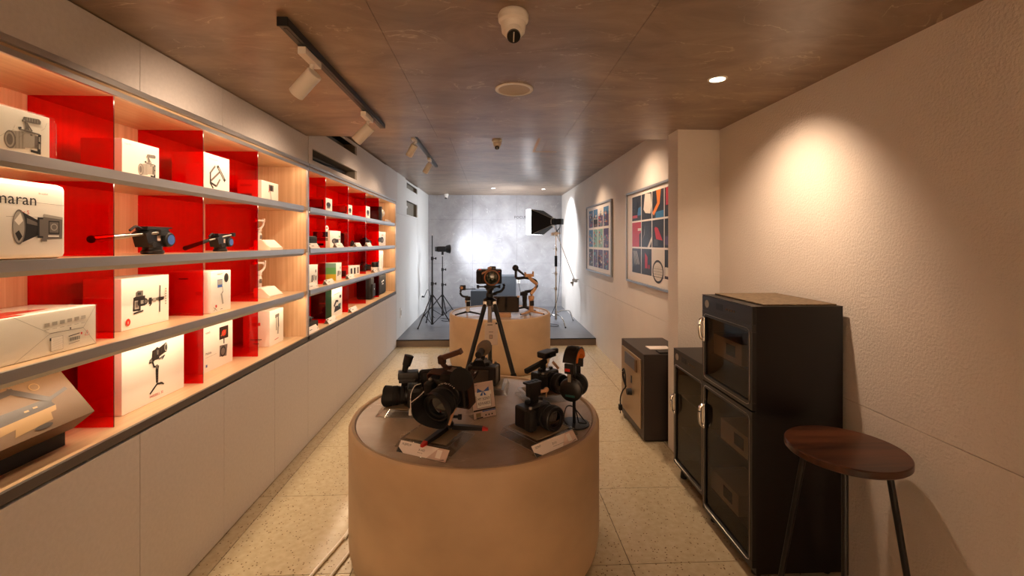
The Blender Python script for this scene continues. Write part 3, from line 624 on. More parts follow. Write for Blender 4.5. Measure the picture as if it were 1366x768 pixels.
pbox('white box printed with a monitor above a round device, lowest shelf centre', -1.63, 2.612, 2.90, ZD, .258, .138, dD3)
def dD4(d, L, h, t):
    d.rect(.09, .105, .1, .2, 'lgrey'); d.poly([(.08, .19), (.14, .2), (.14, .22), (.08, .215)], 'grey'); d.line(.125, .21, .13, .12, .018, 'grey'); d.line(.125, .12, .12, .07, .022, 'lgrey'); d.line(.07, .035, .13, .04, .004, 'redink')
def sD4(d, D, h, t):
    d.rect(.06, .12, .15, .172, 'redink'); d.rect(.05, .13, .05, .055, 'ink'); d.rect(.07, .11, .02, .026, 'grey'); d.rect(.06, .12, .045, .047, 'ink')
pbox('small white box with a red label on its side, lowest shelf right end', -1.58, 3.268, 3.478, ZD, .252, .185, dD4, sD4)

# ---- second bay
def simple(dfun): return dfun
def dP(d, L, h, t): d.ell(L*.5, h*.55, L*.28, h*.18, 'ink'); d.rect(L*.3, L*.7, h*.3, h*.42, 'grey')
def sPhoto(d, D, h, t): d.rect(.01, D-.01, .03, h-.02, 'purpic'); d.poly([(.02, .04), (D-.02, .05), (D-.03, .12), (.03, .1)], 'skin'); d.ell(D*.5, h*.7, .03, .02, 'lgrey')
G2 = None
pbox('white box with purple photo side, top shelf of the far bay, nearest', -1.55, 4.235, 4.43, ZA, .135, .20, dP, sPhoto)
pbox('narrow white box on the top shelf of the far bay, second', -1.55, 4.90, 5.055, ZA, .125, .19, dP, sPhoto)
pbox('white box with a black oval print, top shelf of the far bay, third', -1.55, 5.59, 5.78, ZA, .165, .19, dP)
pbox('thin dark framed case standing upright, top shelf of the far bay', -1.50, 6.145, 6.20, ZA, .20, .24, None, None, ('blkm', 'blkm'), 'slim_case', cat='case')
t = thing('globe_lamp', 'small white round globe light at the far end of the top shelf', 'lamp', (-1.58, 6.42, ZA))
obj('base', MB().lathe([(.04, .0008), (.042, .006), (.012, .012), (.01, .07)], 20), 'blk', t); obj('globe', MB().sphere((0, 0, .125), .062, 20), 'globe', t)
t = thing('price_stand', 'cream price stand below the globe light, far bay top shelf', 'display stand', (-1.475, 6.42, ZA))
obj('wedge', MB().prism([(0, 0), (.035, 0), (.03, .03), (0, .04)], 0, .2, T=frame((-.035, 0, .0008), (1, 0, 0), (0, 0, 1)) @ Matrix.Translation((0, 0, -.2))), 'paper', t)
# second shelf of far bay
def gear_bag(label, x, y, z, dx, dy, dz, m='fabric_blk', stripe=True, mark=None):
    t = thing('camera_bag', label, 'bag', (x, y, z))
    obj('body', MB().box(-dx, 0, 0, dy, .0008, dz, bev=min(dx, dy, dz)*.16, seg=3), m, t)
    if stripe: obj('zip', MB().box(-dx*.9, .002, dy*.1, dy*.9, dz*.80, dz*.82), 'grey', t)
    if mark: text(mark, .05, frame((.0015, dy*.25, dz*.45), FU, FV), 'white', t)
    obj('carry_handle', MB().tube(smooth([(-dx*.5, dy*.3, dz-.004), (-dx*.5, dy*.35, dz+.02), (-dx*.5, dy*.65, dz+.02), (-dx*.5, dy*.7, dz-.004)]), .004, 6), 'blkm', t)
    return t
gear_bag('black padded camera bag at the near end of the far bay second shelf', -1.54, 3.74, ZB, .2, .30, .105)
def dBa(d, L, h, t):
    d.ell(L*.42, h*.38, L*.26, h*.16, 'ink'); d.ell(L*.36, h*.38, L*.12, h*.1, 'grey'); d.rect(L*.5, L*.8, h*.28, h*.5, 'ink'); d.rect(L*.82, L*.95, h*.6, h*.72, 'green'); d.rect(L*.84, L*.95, h*.45, h*.52, 'redink'); d.rect(L*.84, L*.96, h*.2, h*.26, 'teal')
def sBa(d, D, h, t):
    d.rect(.03, D-.02, h*.62, h*.92, 'darkpic'); d.ell(D*.5, h*.77, .03, .03, 'skin'); d.rect(.03, D-.02, h*.4, h*.58, 'tan'); d.rect(.03, D-.06, .02, h*.25, 'darkpic')
pbox('white camera box with colour photo side on the far bay second shelf', -1.56, 4.40, 4.70, ZB, .165, .19, dBa, sBa)
t = thing('roll_of_tape', 'small ring with red centre on top of the white camera box', 'tape', (-1.62, 4.46, ZB+.166)); obj('ring', MB().axis((0, 0, .024), (1, -.3, 0), [(.024, 0), (.024, .012), (.014, .012), (.014, 0), (.024, 0)], 18, cap=False), 'white', t)
obj('core', MB().axis((0.004, 0, .024), (1, -.3, 0), [(.013, 0), (.013, .004)], 14), 'redink', t)
def small_cam(label, x, y, z, rz=PI/2, s=1.0, m='blk'):
    t = thing('compact_camera', label, 'camera', (x, y, z), rz)
    obj('body', MB().box(-.062*s, .062*s, -.02*s, .02*s, .0008, .078*s, bev=.006*s), m, t)
    obj('viewfinder', MB().box(-.02*s, .02*s, -.018*s, .018*s, .076*s, .098*s, bev=.004*s), m, t)
    obj('lens', MB().axis((.0, -.02*s, .04*s), (0, -1, 0), [(.032*s, 0), (.032*s, .02*s), (.029*s, .022*s), (.029*s, .05*s), (.025*s, .052*s), (.022*s, .046*s)], 20), 'blkm', t)
    obj('front_glass', MB().axis((.0, -.064*s, .04*s), (0, -1, 0), [(.022*s, 0), (.012*s, .003*s), (.0001, .004*s)], 16), 'lensglass', t)
    return t
t = thing('battery_charger', 'tall black double charger standing behind a divider, far bay second shelf', 'charger', (-1.60, 4.93, ZB))
obj('housing', MB().box(-.08, 0, 0, .12, .0008, .15, bev=.006), 'blk', t); obj('slot', MB().box(0, .004, .015, .055, .03, .13).box(0, .004, .065, .105, .03, .13), 'grey', t)
small_cam('small black camera on the far bay second shelf beside the end box', -1.60, 5.72, ZB, PI/2-.3, 1.1)
small_cam('tiny black action camera in the middle of the far bay second shelf', -1.66, 5.42, ZB, PI/2, .7)
def dBe(d, L, h, t):
    d.ell(L*.3, h*.42, L*.2, h*.17, 'ink'); d.ell(L*.55, h*.42, L*.2, h*.22, 'ink'); d.ell(L*.6, h*.4, L*.1, h*.1, 'grey'); d.rect(L*.5, L*.7, h*.75, h*.79, 'redink')
pbox('white box printed with two black cameras, right end of the far bay second shelf', -1.56, 6.17, 6.66, ZB, .195, .19, dBe)
def price_card(label, x, y, z, w_=.14, rz=0, m='paper'):
    t = thing('price_card', label, 'price card', (x, y, z), rz, 'price cards on the far bay shelves')
    obj('card', MB().add([(0, 0, .001), (0, w_, .001), (-.03, w_, .045), (-.03, 0, .045), (-.046, 0, .001), (-.046, w_, .001), (-.032, w_, .0435), (-.032, 0, .0435)], [(0, 1, 2, 3), (3, 2, 5, 4), (7, 6, 1, 0)]), m, t)
    nn = frame((0, 0, .001), (0, 1, 0), (-.03, 0, .044)); d = Decal(nn, .0004)
    d.rect(.01, .05, .038, .047, 'ink'); d.rect(.05, .1, .022, .028, 'grey'); d.rect(w_-.03, w_-.01, .01, .022, 'lgrey'); d.done(t, 'print')
    return t
for x, y, lab in ((-1.475, 3.73, 'price card in front of the black padded bag, far bay second shelf'), (-1.475, 4.36, 'price card in front of the white camera box, far bay second shelf'),
                  (-1.475, 4.98, 'price card in front of the black charger, far bay second shelf'), (-1.475, 5.42, 'price card beside the small black camera, far bay second shelf')):
    price_card(lab, x, y, ZB, .2)
# third shelf of far bay
def dCa(d, L, h, t): d.line(L*.3, h*.25, L*.35, h*.55, .025, 'ink'); d.line(L*.5, h*.3, L*.55, h*.55, .02, 'grey'); d.line(L*.75, h*.3, L*.78, h*.5, .02, 'ink'); d.rect(L*.7, L*.8, h*.65, h*.78, 'ink')
def sG(d, D, h, t):
    for k in range(8):
        d.rect(0.002, D-.002, h*k/8, h*(k+1)/8, ('yellow', 'yellow', 'yellow', 'green', 'green', 'green', 'teapic', 'teapic')[k])
pbox('white box with yellow-green side at the near end of the far bay third shelf', -1.53, 3.835, 4.015, ZC, .19, .14, dCa, sG)
pbox('white box with yellow-green side in the middle of the far bay third shelf', -1.55, 4.545, 4.70, ZC, .175, .17, dCa, sG)
small_cam('small camera rig in shade behind the first divider, far bay third shelf', -1.72, 4.10, ZC, PI/2, 1.1)
gear_bag('low black lens pouch behind the first divider, far bay third shelf', -1.58, 4.03, ZC, .05, .13, .035, stripe=False)
small_cam('small black camera next to the middle green box, far bay third shelf', -1.66, 4.925, ZC, PI/2+.2, 1.1)
t = thing('accessory_box', 'low open red-lit box with dark compartments, far bay third shelf', 'box', (-1.58, 5.06, ZC))
obj('tray', MB().box(-.14, 0, 0, .38, .0008, .11, bev=.002), 'carton', t)
dd = Decal(frame((0, 0, 0), FU, FV)); dd.rect(.03, .10, .02, .09, 'ink'); dd.rect(.15, .22, .02, .09, 'ink'); dd.rect(.27, .34, .02, .09, 'grey'); dd.done(t, 'printed_picture')
t = thing('lens_jar', 'small white jar with black lid on the far bay third shelf', 'jar', (-1.52, 5.91, ZC))
obj('jar', MB().lathe([(.05, .0008), (.052, .01), (.052, .06)], 20), 'white', t); obj('lid', MB().lathe([(.045, .0605), (.045, .12), (.042, .124)], 20), 'blk', t)
small_cam('black camera behind the last divider, far bay third shelf', -1.70, 6.02, ZC, PI/2, 1.3)
def dCe(d, L, h, t): d.ell(L*.2, h*.35, L*.1, h*.1, 'ink')
pbox('tall cream round-edged box at the right end of the far bay third shelf', -1.60, 6.32, 6.70, ZC, .265, .15, dCe, bev=.02)
for x, y, lab in ((-1.475, 3.70, 'price card before the first green box, far bay third shelf'), (-1.475, 4.10, 'price card between the two green boxes, far bay third shelf'), (-1.475, 4.72, 'price card right of the middle green box, far bay third shelf'),
                  (-1.475, 5.72, 'price card in front of the black-lidded jar, far bay third shelf'), (-1.475, 6.00, 'price card right of the jar, far bay third shelf')):
    price_card(lab, x, y, ZC, .2)
# lowest shelf of far bay
pbox('white box edge just past the post, far bay lowest shelf', -1.535, 3.69, 3.80, ZD, .20, .2, dP)
t = thing('table_tennis_shaped_reflector', 'black oval paddle-shaped reflector lying on the far bay lowest shelf', 'reflector', (-1.60, 3.92, ZD))
t.name = 'folded_reflector'
obj('disc', MB().sphere((0, 0, .085), .055, 16, sz=.65), 'blkm', t); obj('strap', MB().tube([(0, .05, .085), (.0, .11, .08), (.01, .14, .07)], .01, 8), 'blkm', t); obj('support', MB().box(-.07, .05, -.08, .16, .0008, .05, bev=.003), 'blkm', t)
def dDa(d, L, h, t):
    d.poly([(L*.2, h*.18), (L*.85, h*.22), (L*.8, h*.36), (L*.3, h*.38)], 'ink'); d.line(L*.2, h*.38, L*.4, h*.55, .03, 'ink'); d.line(L*.35, h*.55, L*.6, h*.52, .022, 'ink'); d.ell(L*.8, h*.66, L*.1, h*.06, 'ink'); d.line(L*.6, h*.36, L*.85, h*.38, .03, 'teal'); d.line(L*.15, h*.78, L*.7, h*.8, .006, 'lgrey')
def sDa(d, D, h, t): d.rect(0.002, D-.002, .002, h-.002, 'dgreen'); d.rect(D*.4, D*.7, h*.5, h*.54, 'gold_l')
pbox('large white box with dark green side on the far bay lowest shelf', -1.55, 4.42, 4.72, ZD, .29, .2, dDa, sDa)
t = gear_bag('upright dark grey camera bag on the far bay lowest shelf', -1.56, 5.86, ZD, .19, .18, .29, stripe=False); obj('front_pocket', MB().box(0, .02, .02, .15, .03, .2, bev=.006), 'blkm', t); obj('logo_dot', MB().cbox((.021, .09, .13), (.001, .02, .02)), 'white', t)
t = gear_bag('round-shouldered black camera bag at the far end of the lowest shelf', -1.56, 6.30, ZD, .19, .40, .29, stripe=False, mark=None)
d = Decal(frame((0, 0, 0), FU, FV), .002); d.rect(.12, .16, .17, .19, 'white'); d.rect(.18, .24, .18, .2, 'white'); d.rect(.13, .22, .14, .155, 'white'); d.done(t, 'white_print')
for x, y, lab in ((-1.475, 3.69, 'price card beside the post, far bay lowest shelf'), (-1.475, 4.14, 'price card in front of the dark green box, far bay lowest shelf'), (-1.475, 4.80, 'price card right of the dark green box, far bay lowest shelf')):
    price_card(lab, x, y, ZD, .22)

# ------------------------------------------------------------------ ROUND TABLES
RT = .656; HT = .685
def round_table(label, x, y):
    t = thing('round_table', label, 'display table', (x, y, 0))
    pr = [(RT-.045, 0.0008), (RT-.035, .012), (RT-.012, .05), (RT-.002, .10), (RT, .16), (RT, HT-.018), (RT-.006, HT-.006), (RT-.014, HT), (RT-.028, HT-.002), (RT-.034, HT-.010), (RT-.034, HT-.03)]
    obj('drum', MB().lathe(pr, 96, cap=False), 'cement', t)
    obj('stone_top', MB().lathe([(RT-.036, HT-.06), (RT-.036, HT-.010), (0.0001, HT-.010)], 96, cap=False), 'tabletop', t)
    return t
T1 = (-.086, 2.456); T2 = (.101, 5.891); ZT = HT-.010
round_table('near round sand-coloured display table holding the cameras', *T1)
round_table('far round sand-coloured display table holding the gimbals', *T2)
# acrylic risers with tan mats
def riser(label, cx, cy, rz, wd=.235, dp=.225, card=None):
    t = thing('acrylic_riser', label, 'display riser', (cx, cy, ZT), rz)
    bot = [(-wd/2-.025, -dp/2-.012), (wd/2+.025, -dp/2-.012), (wd/2+.025, dp/2+.01), (-wd/2-.025, dp/2+.01)]
    top = [(-wd/2-.005, -dp/2-.005), (wd/2+.005, -dp/2-.005), (wd/2+.005, dp/2+.005), (-wd/2-.005, dp/2+.005)]
    vs = [(a, b, .001) for a, b in bot]+[(a, b, .034) for a, b in top]
    obj('clear_block', MB().add(vs, [(0, 3, 2, 1), (4, 5, 6, 7), (0, 1, 5, 4), (1, 2, 6, 5), (2, 3, 7, 6), (3, 0, 4, 7)]), 'acr', t, label='clear acrylic base')
    ed = MB()
    for a, b in ((0, 1), (1, 2), (2, 3), (3, 0), (4, 5), (5, 6), (6, 7), (7, 4)): ed.tube([vs[a], vs[b]], .0009, 4)
    obj('polished_edge', ed, 'lgrey', t)
    obj('mat', MB().box(-wd/2+.012, wd/2-.012, -dp/2+.012, dp/2-.012, .0345, .0385, bev=.001), 'tan', t, label='tan felt mat')
    return t
def card_holder(label, cx, cy, rz, brand, model, sub, w_=.25):
    t = thing('price_card_holder', label, 'price card', (cx, cy, ZT), rz)
    o = (-w_/2, -.02, .002); v = Vector((0, .03, .034)); R = frame(o, (1, 0, 0), v); H_ = v.length+.004
    obj('holder', MB().box(-.004, w_+.004, -.003, H_+.003, -.003, -.001, T=R).box(0, w_, .0, .034, -.0005, .0005, T=Matrix.Translation((-w_/2, -.02, .0015))), 'acr', t)
    obj('card', MB().box(0, w_, 0, H_, -.001, 0, T=R), 'paper', t)
    d = Decal(R, .0003)
    d.poly([(0, 0), (.035, 0), (0, .022)], 'ink'); d.poly([(w_*.62, 0), (w_*.8, H_), (w_, H_), (w_, 0)], 'pink'); d.rect(w_-.055, w_-.03, .009, H_-.007, 'mount')
    d.poly([(w_-.045, 0), (w_-.01, .006), (w_-.01, .009)], 'ink'); d.done(t, 'print')
    text(brand, .013, R @ Matrix.Translation((.014, H_-.017, .0012)), 'ink', t); text(model, .012, R @ Matrix.Translation((w_*.42, H_*.45, .0012)), 'ink', t); text(sub, .006, R @ Matrix.Translation((w_*.42, H_*.26, .0012)), 'ink', t)
    return t
riser('clear riser with tan mat under the small camcorder at the back left', -.455, 2.50, math.radians(-10))
riser('clear riser with tan mat under the tripod camera at the front left', -.262, 2.108, math.radians(-22))
riser('clear riser with tan mat behind the rewards card', -.04, 2.83, math.radians(-6))
riser('clear riser with tan mat under the camera at the back right', .285, 2.665, math.radians(15), .20, .20)
riser('clear riser with tan mat under the small camera at the front right', .222, 2.148, math.radians(38))
card_holder('price card lying before the tripod camera at the table edge, left one', -.3, 1.962, math.radians(-26), 'FUJIFILM', 'X-H2S', 'Body only')
card_holder('price card before the small front right camera, right one at the table edge', .281, 2.012, math.radians(38), 'SONY', 'ZV-E1', 'Full-frame vlog camera body', .265)
# rewards stand
t = thing('rewards_card_stand', 'upright promo card with a blue bow in a clear stand on the near table', 'card stand', (-.045, 2.378, ZT), math.radians(27))
R = frame((-.064, -.02, .004), (1, 0, 0), (0, .045, .175)); w_ = .128; hh = .178
obj('holder', MB().box(-.003, w_+.003, -.002, hh+.002, -.004, -.002, T=R).box(-.067, .067, -.022, .05, .0008, .003).box(-.002, w_+.002, 0, hh*.9, -.0025, -.0015, T=frame((-.064, .075, .004), (1, 0, 0), (0, -.045, .175))), 'acr', t)
obj('card', MB().box(0, w_, 0, hh, -.0015, 0, T=R), 'pink', t)
d = Decal(R, .0003); d.rect(.022, .107, .05, .118, 'ink'); d.rect(.0235, .1055, .0515, .1165, 'mount'); d.poly([(.016, .112), (.112, .112), (.112, .132), (.016, .132)], 'mount')
d.poly([(.064, .13), (.035, .15), (.028, .128)], 'blue'); d.poly([(.064, .13), (.1, .152), (.1, .13)], 'blue'); d.poly([(.064, .135), (.045, .112), (.06, .11)], 'blue'); d.poly([(.064, .135), (.082, .112), (.07, .11)], 'blue')
d.rect(0, w_, .036, .044, 'ink'); d.rect(.05, w_, .030, .035, 'blue'); d.rect(.012, .04, .008, .028, 'tan'); d.rect(.012, .05, .001, .006, 'ink')
for k in range(3): d.ell(.068+.018*k, .012, .004, .004, 'ink')
d.done(t, 'print')
text('SONY', .009, R @ Matrix.Translation((.012, .163, .0012)), 'ink', t); text('MY SONY', .021, R @ Matrix.Translation((.0645, .087, .003)), 'ink', t, align='CENTER', sx=.8); text('REWARDS', .021, R @ Matrix.Translation((.0645, .064, .003)), 'ink', t, align='CENTER', sx=.76)

# ------------------------------------------------------------------ CAMERAS on the near table
def petal_hood(mb, p, d, r0, r1, L, notch, n=40, mi=0):
    R = Matrix.Translation(Vector(p)) @ Vector(d).to_track_quat('Z', 'Y').to_matrix().to_4x4()
    vs = []; fs = []
    for (rr, off) in ((0, 0), (1, 0), (1, -.003), (0, -.003)):
        for k in range(n):
            a = 2*PI*k/n; Lk = (L-notch*(.5-.5*math.cos(2*(a)))**1.0*1.0) if rr else 0
            r = (r1 if rr else r0)+off; r = r0+off+(r1-r0)*(Lk/L)
            vs.append((r*math.cos(a), r*math.sin(a), Lk))
    for q in range(3):
        for k in range(n): a, b = q*n+k, q*n+(k+1) % n; fs.append((a, b, b+n, a+n))
    mb.add(vs, fs, mi, R); return mb
def photo_camera(label, loc, rz, s=1.0, tilt=0, hump=True, lens=(.040, .09), hood=None, grip=True, lens_off=.012, name='mirrorless_camera', ring=None, body_m='blk', screen=True, wx=.135, hz=.09):
    t = thing(name, label, 'camera', loc, rz, rot=(tilt, 0, rz))
    w2 = wx/2*s; H = hz*s; D = .032*s
    body = obj('body', MB().box(-w2, w2, -D, D, .0008, H, bev=.009*s, seg=3), body_m, t)
    if grip: obj('grip', MB().box(-w2-.002*s, -w2+.034*s, -D-.028*s, -D+.01*s, .0012, H*.96, bev=.011*s), 'rubber', t)
    if hump: obj('viewfinder', MB().prism([(-.032*s, 0), (-.022*s, .026*s), (.022*s, .026*s), (.032*s, 0)], -.026*s, .034*s, T=Matrix.Translation((lens_off*s, 0, H-.002*s)) @ Matrix.Rotation(PI/2, 4, 'X')), body_m, t)
    dl = obj('dial', MB().lathe([(.011*s, H-.002*s), (.0115*s, H+.009*s), (.009*s, H+.011*s)], 18, T=Matrix.Translation((-w2+.045*s, .008*s, 0))), 'blkm', t)
    obj('dial', MB().lathe([(.009*s, H-.002*s), (.0095*s, H+.007*s), (.008*s, H+.008*s)], 18, T=Matrix.Translation((w2-.018*s, .008*s, 0))), 'blkm', t)
    obj('shutter_button', MB().lathe([(.006*s, H-.002), (.006*s, H+.005*s), (.004*s, H+.007*s)], 14, T=Matrix.Translation((-w2+.018*s, -D-.006*s, 0))), 'steel', t)
    obj('hot_shoe', MB().box(lens_off*s-.011*s, lens_off*s+.011*s, -.012*s, .012*s, H+(.024 if hump else 0)*s-.002*s, H+(.027 if hump else .003)*s), 'steel', t)
    if screen: obj('rear_screen', MB().box(-w2+.03*s, w2-.018*s, D-.001*s, D+.008*s, .014*s, H-.014*s, bev=.002*s), 'lensglass', t)
    obj('port_door', MB().box(w2-.002*s, w2+.002*s, -.016*s, .018*s, .02*s, .07*s, bev=.001), 'rubber', t)
    r, Ln = lens[0]*s, lens[1]*s; cz = H*.5
    P0 = (lens_off*s, -D+.002*s, cz)
    ln = obj('lens', MB().axis(P0, (0, -1, 0), [(r*.92, 0), (r*.92, Ln*.12), (r*.86, Ln*.14), (r*.9, Ln*.4), (r, Ln*.5), (r, Ln*.96), (r*.94, Ln), (r*.84, Ln), (r*.8, Ln*.9)], 36), 'blk', t)
    rr = MB()
    for k in range(36):
        a = 2*PI*k/36; c = Vector((P0[0]+r*1.005*math.cos(a), 0, cz+r*1.005*math.sin(a)))
        rr.add([(c.x-.0012*s, P0[1]-Ln*.58, c.z-.0012*s), (c.x+.0012*s, P0[1]-Ln*.58, c.z+.0012*s), (c.x+.0012*s, P0[1]-Ln*.84, c.z+.0012*s), (c.x-.0012*s, P0[1]-Ln*.84, c.z-.0012*s)], [(0, 1, 2, 3)])
    rr.axis((P0[0], P0[1]-Ln*.56, P0[2]), (0, -1, 0), [(r*1.0, 0), (r*1.035, .002*s), (r*1.035, Ln*.3), (r*1.0, Ln*.3+.002*s)], 36, cap=False)
    obj('focus_ring', rr, 'rubber', ln)
    obj('zoom_ring', MB().axis((P0[0], P0[1]-Ln*.2, P0[2]), (0, -1, 0), [(r*.88, 0), (r*.97, .002*s), (r*.97, Ln*.2), (r*.9, Ln*.2+.002*s)], 36, cap=False), 'rubber', ln)
    obj('front_glass', MB().axis((P0[0], P0[1]-Ln*.86, P0[2]), (0, -1, 0), [(r*.8, 0), (r*.5, Ln*.07), (.0001, Ln*.1)], 28), 'lensglass', ln)
    if ring: obj('filter_ring', MB().axis((P0[0], P0[1]-Ln*.97, P0[2]), (0, -1, 0), [(r*.88, 0), (r*1.08, 0), (r*1.08, .006*s), (r*.88, .006*s)], 36, cap=False), ring, ln)
    if hood:
        hr, hl, kind = hood; pf_ = (P0[0], P0[1]-Ln*.9, P0[2])
        if kind == 'petal': obj('lens_hood', petal_hood(MB(), pf_, (0, -1, 0), r*1.05, hr*s, hl*s, hl*.42*s), 'blkm', ln, sharp=50)
        else: obj('lens_hood', MB().axis(pf_, (0, -1, 0), [(r*1.04, 0), (hr*s, hl*s), (hr*s-.003, hl*s), (r*1.0, .002)], 32, cap=False), 'blkm', ln)
    return t
ZM = ZT+.0385
# camera 1: camcorder-like, lens to the left
S1 = 1.22
c1 = photo_camera('small black camcorder with petal hood aimed left, back left of the near table', (-.425, 2.49, ZM), math.radians(-80), S1, hump=False, lens=(.040, .075), hood=(.048, .045, 'petal'), grip=True, name='camcorder')
obj('side_grip', MB().box(-.052, -.010, .01, .10, .0, .155, bev=.010), 'blkm', c1)
obj('top_handle', MB().tube(smooth([(.0, .03, .12), (.0, .035, .165), (.0, .06, .17), (.0, .19, .17), (.0, .2, .15)]), .012, 10), 'blkm', c1)
obj('audio_module', MB().box(-.035, .035, -.09, .02, .14, .178, bev=.006).box(-.03, .03, -.085, .0, .122, .142, bev=.003), 'blk', c1)
obj('viewfinder_eyecup', MB().cyl((0, -.055, .178), (0, -.045, .215), .014, .018, 12).cyl((0, -.045, .21), (.0, -.03, .262), .022, .026, 16), 'rubber', c1)
cb = obj('security_cable', MB().tube(smooth([(.085, .03, .13), (.13, .0, .135), (.150, -.02, .10), (.148, -.022, .04), (.146, -.022, .015)]), .0024, 8).tube(smooth([(.148, -.022, .055), (.12, .02, .075), (.085, .05, .09)]), .0022, 8).cyl((.146, -.022, -.008), (.146, -.022, .022), .011, .008, 12), 'wire', c1, label='white security cable')
# camera 2: big lens, bronze cage, wood handle, on mini tripod
S2 = 1.45
TIP = math.radians(12)
c2 = photo_camera('large-lens black camera in a bronze cage on a red-tipped mini tripod, front left', (-.190, 2.165, .835), math.radians(-25), S2, tilt=TIP, hump=True, lens=(.046, .085), hood=(.064, .045, 'petal'), ring=None)
cg = MB(); w2 = .0675*S2+.006; H = .09*S2
cg.box(-w2-.006, -w2, -.03, .03, -.006, H+.008, bev=.002).box(w2, w2+.006, -.03, .03, -.006, H+.008, bev=.002).box(-w2, w2, -.03, .03, -.010, -.003, bev=.002).box(-w2, -.03, -.026, .026, H+.012, H+.018, bev=.002).box(.06, w2, -.026, .026, H+.012, H+.018, bev=.002)
obj('cage', cg, 'bronze', c2, label='bronze metal cage')
hd = obj('top_handle', MB().box(-.012, .012, -.01, .012, H+.01, H+.05, bev=.004).tube(smooth([(0, .0, H+.03), (-.03, 0, H+.06), (-.035, 0, H+.085)]), .012, 10).box(-.05, -.015, -.014, .014, H+.06, H+.10, bev=.006), 'bronze', c2)
obj('wooden_grip', MB().box(0, .115, -.011, .011, -.012, .012, bev=.005, T=Matrix.Translation((-.03, 0, H+.090)) @ Matrix.Rotation(-.40, 4, 'Y')).box(.108, .118, -.012, .012, -.013, .013, bev=.003, T=Matrix.Translation((-.03, 0, H+.090)) @ Matrix.Rotation(-.40, 4, 'Y')), 'dkwood', hd, label='dark wooden grip')
obj('round_shade', MB().axis((.088, -.040, .150), (.25, -1, .1), [(.052, 0), (.054, .004), (.054, .012), (.050, .014)], 36), 'fabric_blk', c2, label='round black fabric disc')
eg = MB()
for k in range(9):
    a = math.radians(50+9*k); rr_ = .0450*S2; eg.cbox((.012*S2+rr_*math.cos(a), -.032*S2-.018*(1 if k % 2 else 1.25), H*.5+rr_*math.sin(a)), (.005, .008, .002), T=None)
obj('scale_marks', eg, 'mount', c2, label='white distance marks on the lens barrel')
obj('lever', MB().cyl((.04, -.055, .0), (.015, -.075, -.075), .0075, .006, 10).sphere((.042, -.055, .003), .012, 12), 'tanplastic', c2, label='beige tie-down lever')
mt = thing('mini_tripod', 'black mini tripod with red leg tips under the caged camera', 'tripod', (-.205, 2.135, ZM))
obj('hub', MB().lathe([(.02, .010), (.024, .014), (.024, .03), (.016, .04), (.014, .055)], 20), 'blk', mt)
obj('ball', MB().sphere((0, 0, .062), .017, 16), 'steel', mt); obj('clamp', MB().box(-.026, .026, -.02, .02, .078, .092, bev=.003).box(-.03, .03, -.024, .024, .092, .106, bev=.003), 'blkm', mt)
obj('knob', MB().cyl((.02, 0, .06), (.05, -.01, .062), .007, .007, 10).cyl((.045, -.01, .062), (.06, -.012, .062), .013, .013, 12), 'blkm', mt)
for dx, dy, ln in ((-.098, -.195, 1), (.185, -.035, 1), (-.06, .15, 1)):
    lg = MB(); a = Vector((dx, dy, 0)); n_ = a.normalized(); q = Vector((-n_.y, n_.x, 0))
    st = n_*.018; en = a
    def ringp(c, ww, hh2): return [tuple(c+q*ww+Vector((0, 0, hh2))), tuple(c-q*ww+Vector((0, 0, hh2))), tuple(c-q*ww-Vector((0, 0, hh2))), tuple(c+q*ww-Vector((0, 0, hh2)))]
    zc = Vector((0, 0, .014)); m1 = st+(en-st)*.35; m2 = st+(en-st)*.85
    sects = [ringp(st+zc, .009, .010), ringp(m1+zc, .012, .010), ringp(m2+zc, .010, .008)]
    vs = sum(sects, []); fs = [(0, 1, 2, 3), (11, 10, 9, 8)]+[(i*4+k, i*4+k+4, i*4+(k+1) % 4+4, i*4+(k+1) % 4) for i in range(2) for k in range(4)]
    L_ = obj('leg', lg.add(vs, fs), 'blk', mt)
    sects = [ringp(m2+zc, .0102, .0082), ringp(en+zc-Vector((0, 0, .003)), .006, .005)]
    obj('tip', MB().add(sum(sects, []), [(0, 1, 2, 3), (7, 6, 5, 4)]+[(k, k+4, (k+1) % 4+4, (k+1) % 4) for k in range(4)]), 'redink', L_, label='red rubber tip')
# camera 3: seen from behind, microphone with fur
S3 = 1.36
c3 = photo_camera('black camera seen from behind with a furry shotgun microphone on top', (-.058, 2.80, ZM), math.radians(165), S3, hump=True, lens=(.038, .08))
obj('microphone', MB().cyl((.0, .10, .205), (.0, .0, .215), .021, .021, 18).box(-.012, .012, -.012, .012, .135, .19, bev=.003).cyl((0, .104, .205), (0, .10, .205), .018, .021, 18), 'blkm', c3)
obj('furry_windscreen', MB().axis((0, .03, .213), (0, -1, .12), [(.026, 0), (.038, .012), (.044, .04), (.042, .08), (.032, .115), (.008, .132)], 20), 'fur', c3)
obj('cable', MB().tube(smooth([(.01, .09, .19), (.03, .12, .15), (.035, .11, .07), (.05, .06, .04)]), .003, 8), 'rubber', c3)
obj('neck_strap', MB().tube(smooth([(.085, .01, .09), (.105, .06, .06), (.10, .12, .0), (.115, .18, -.03)]), .007, 6), 'fabric_blk', c3)
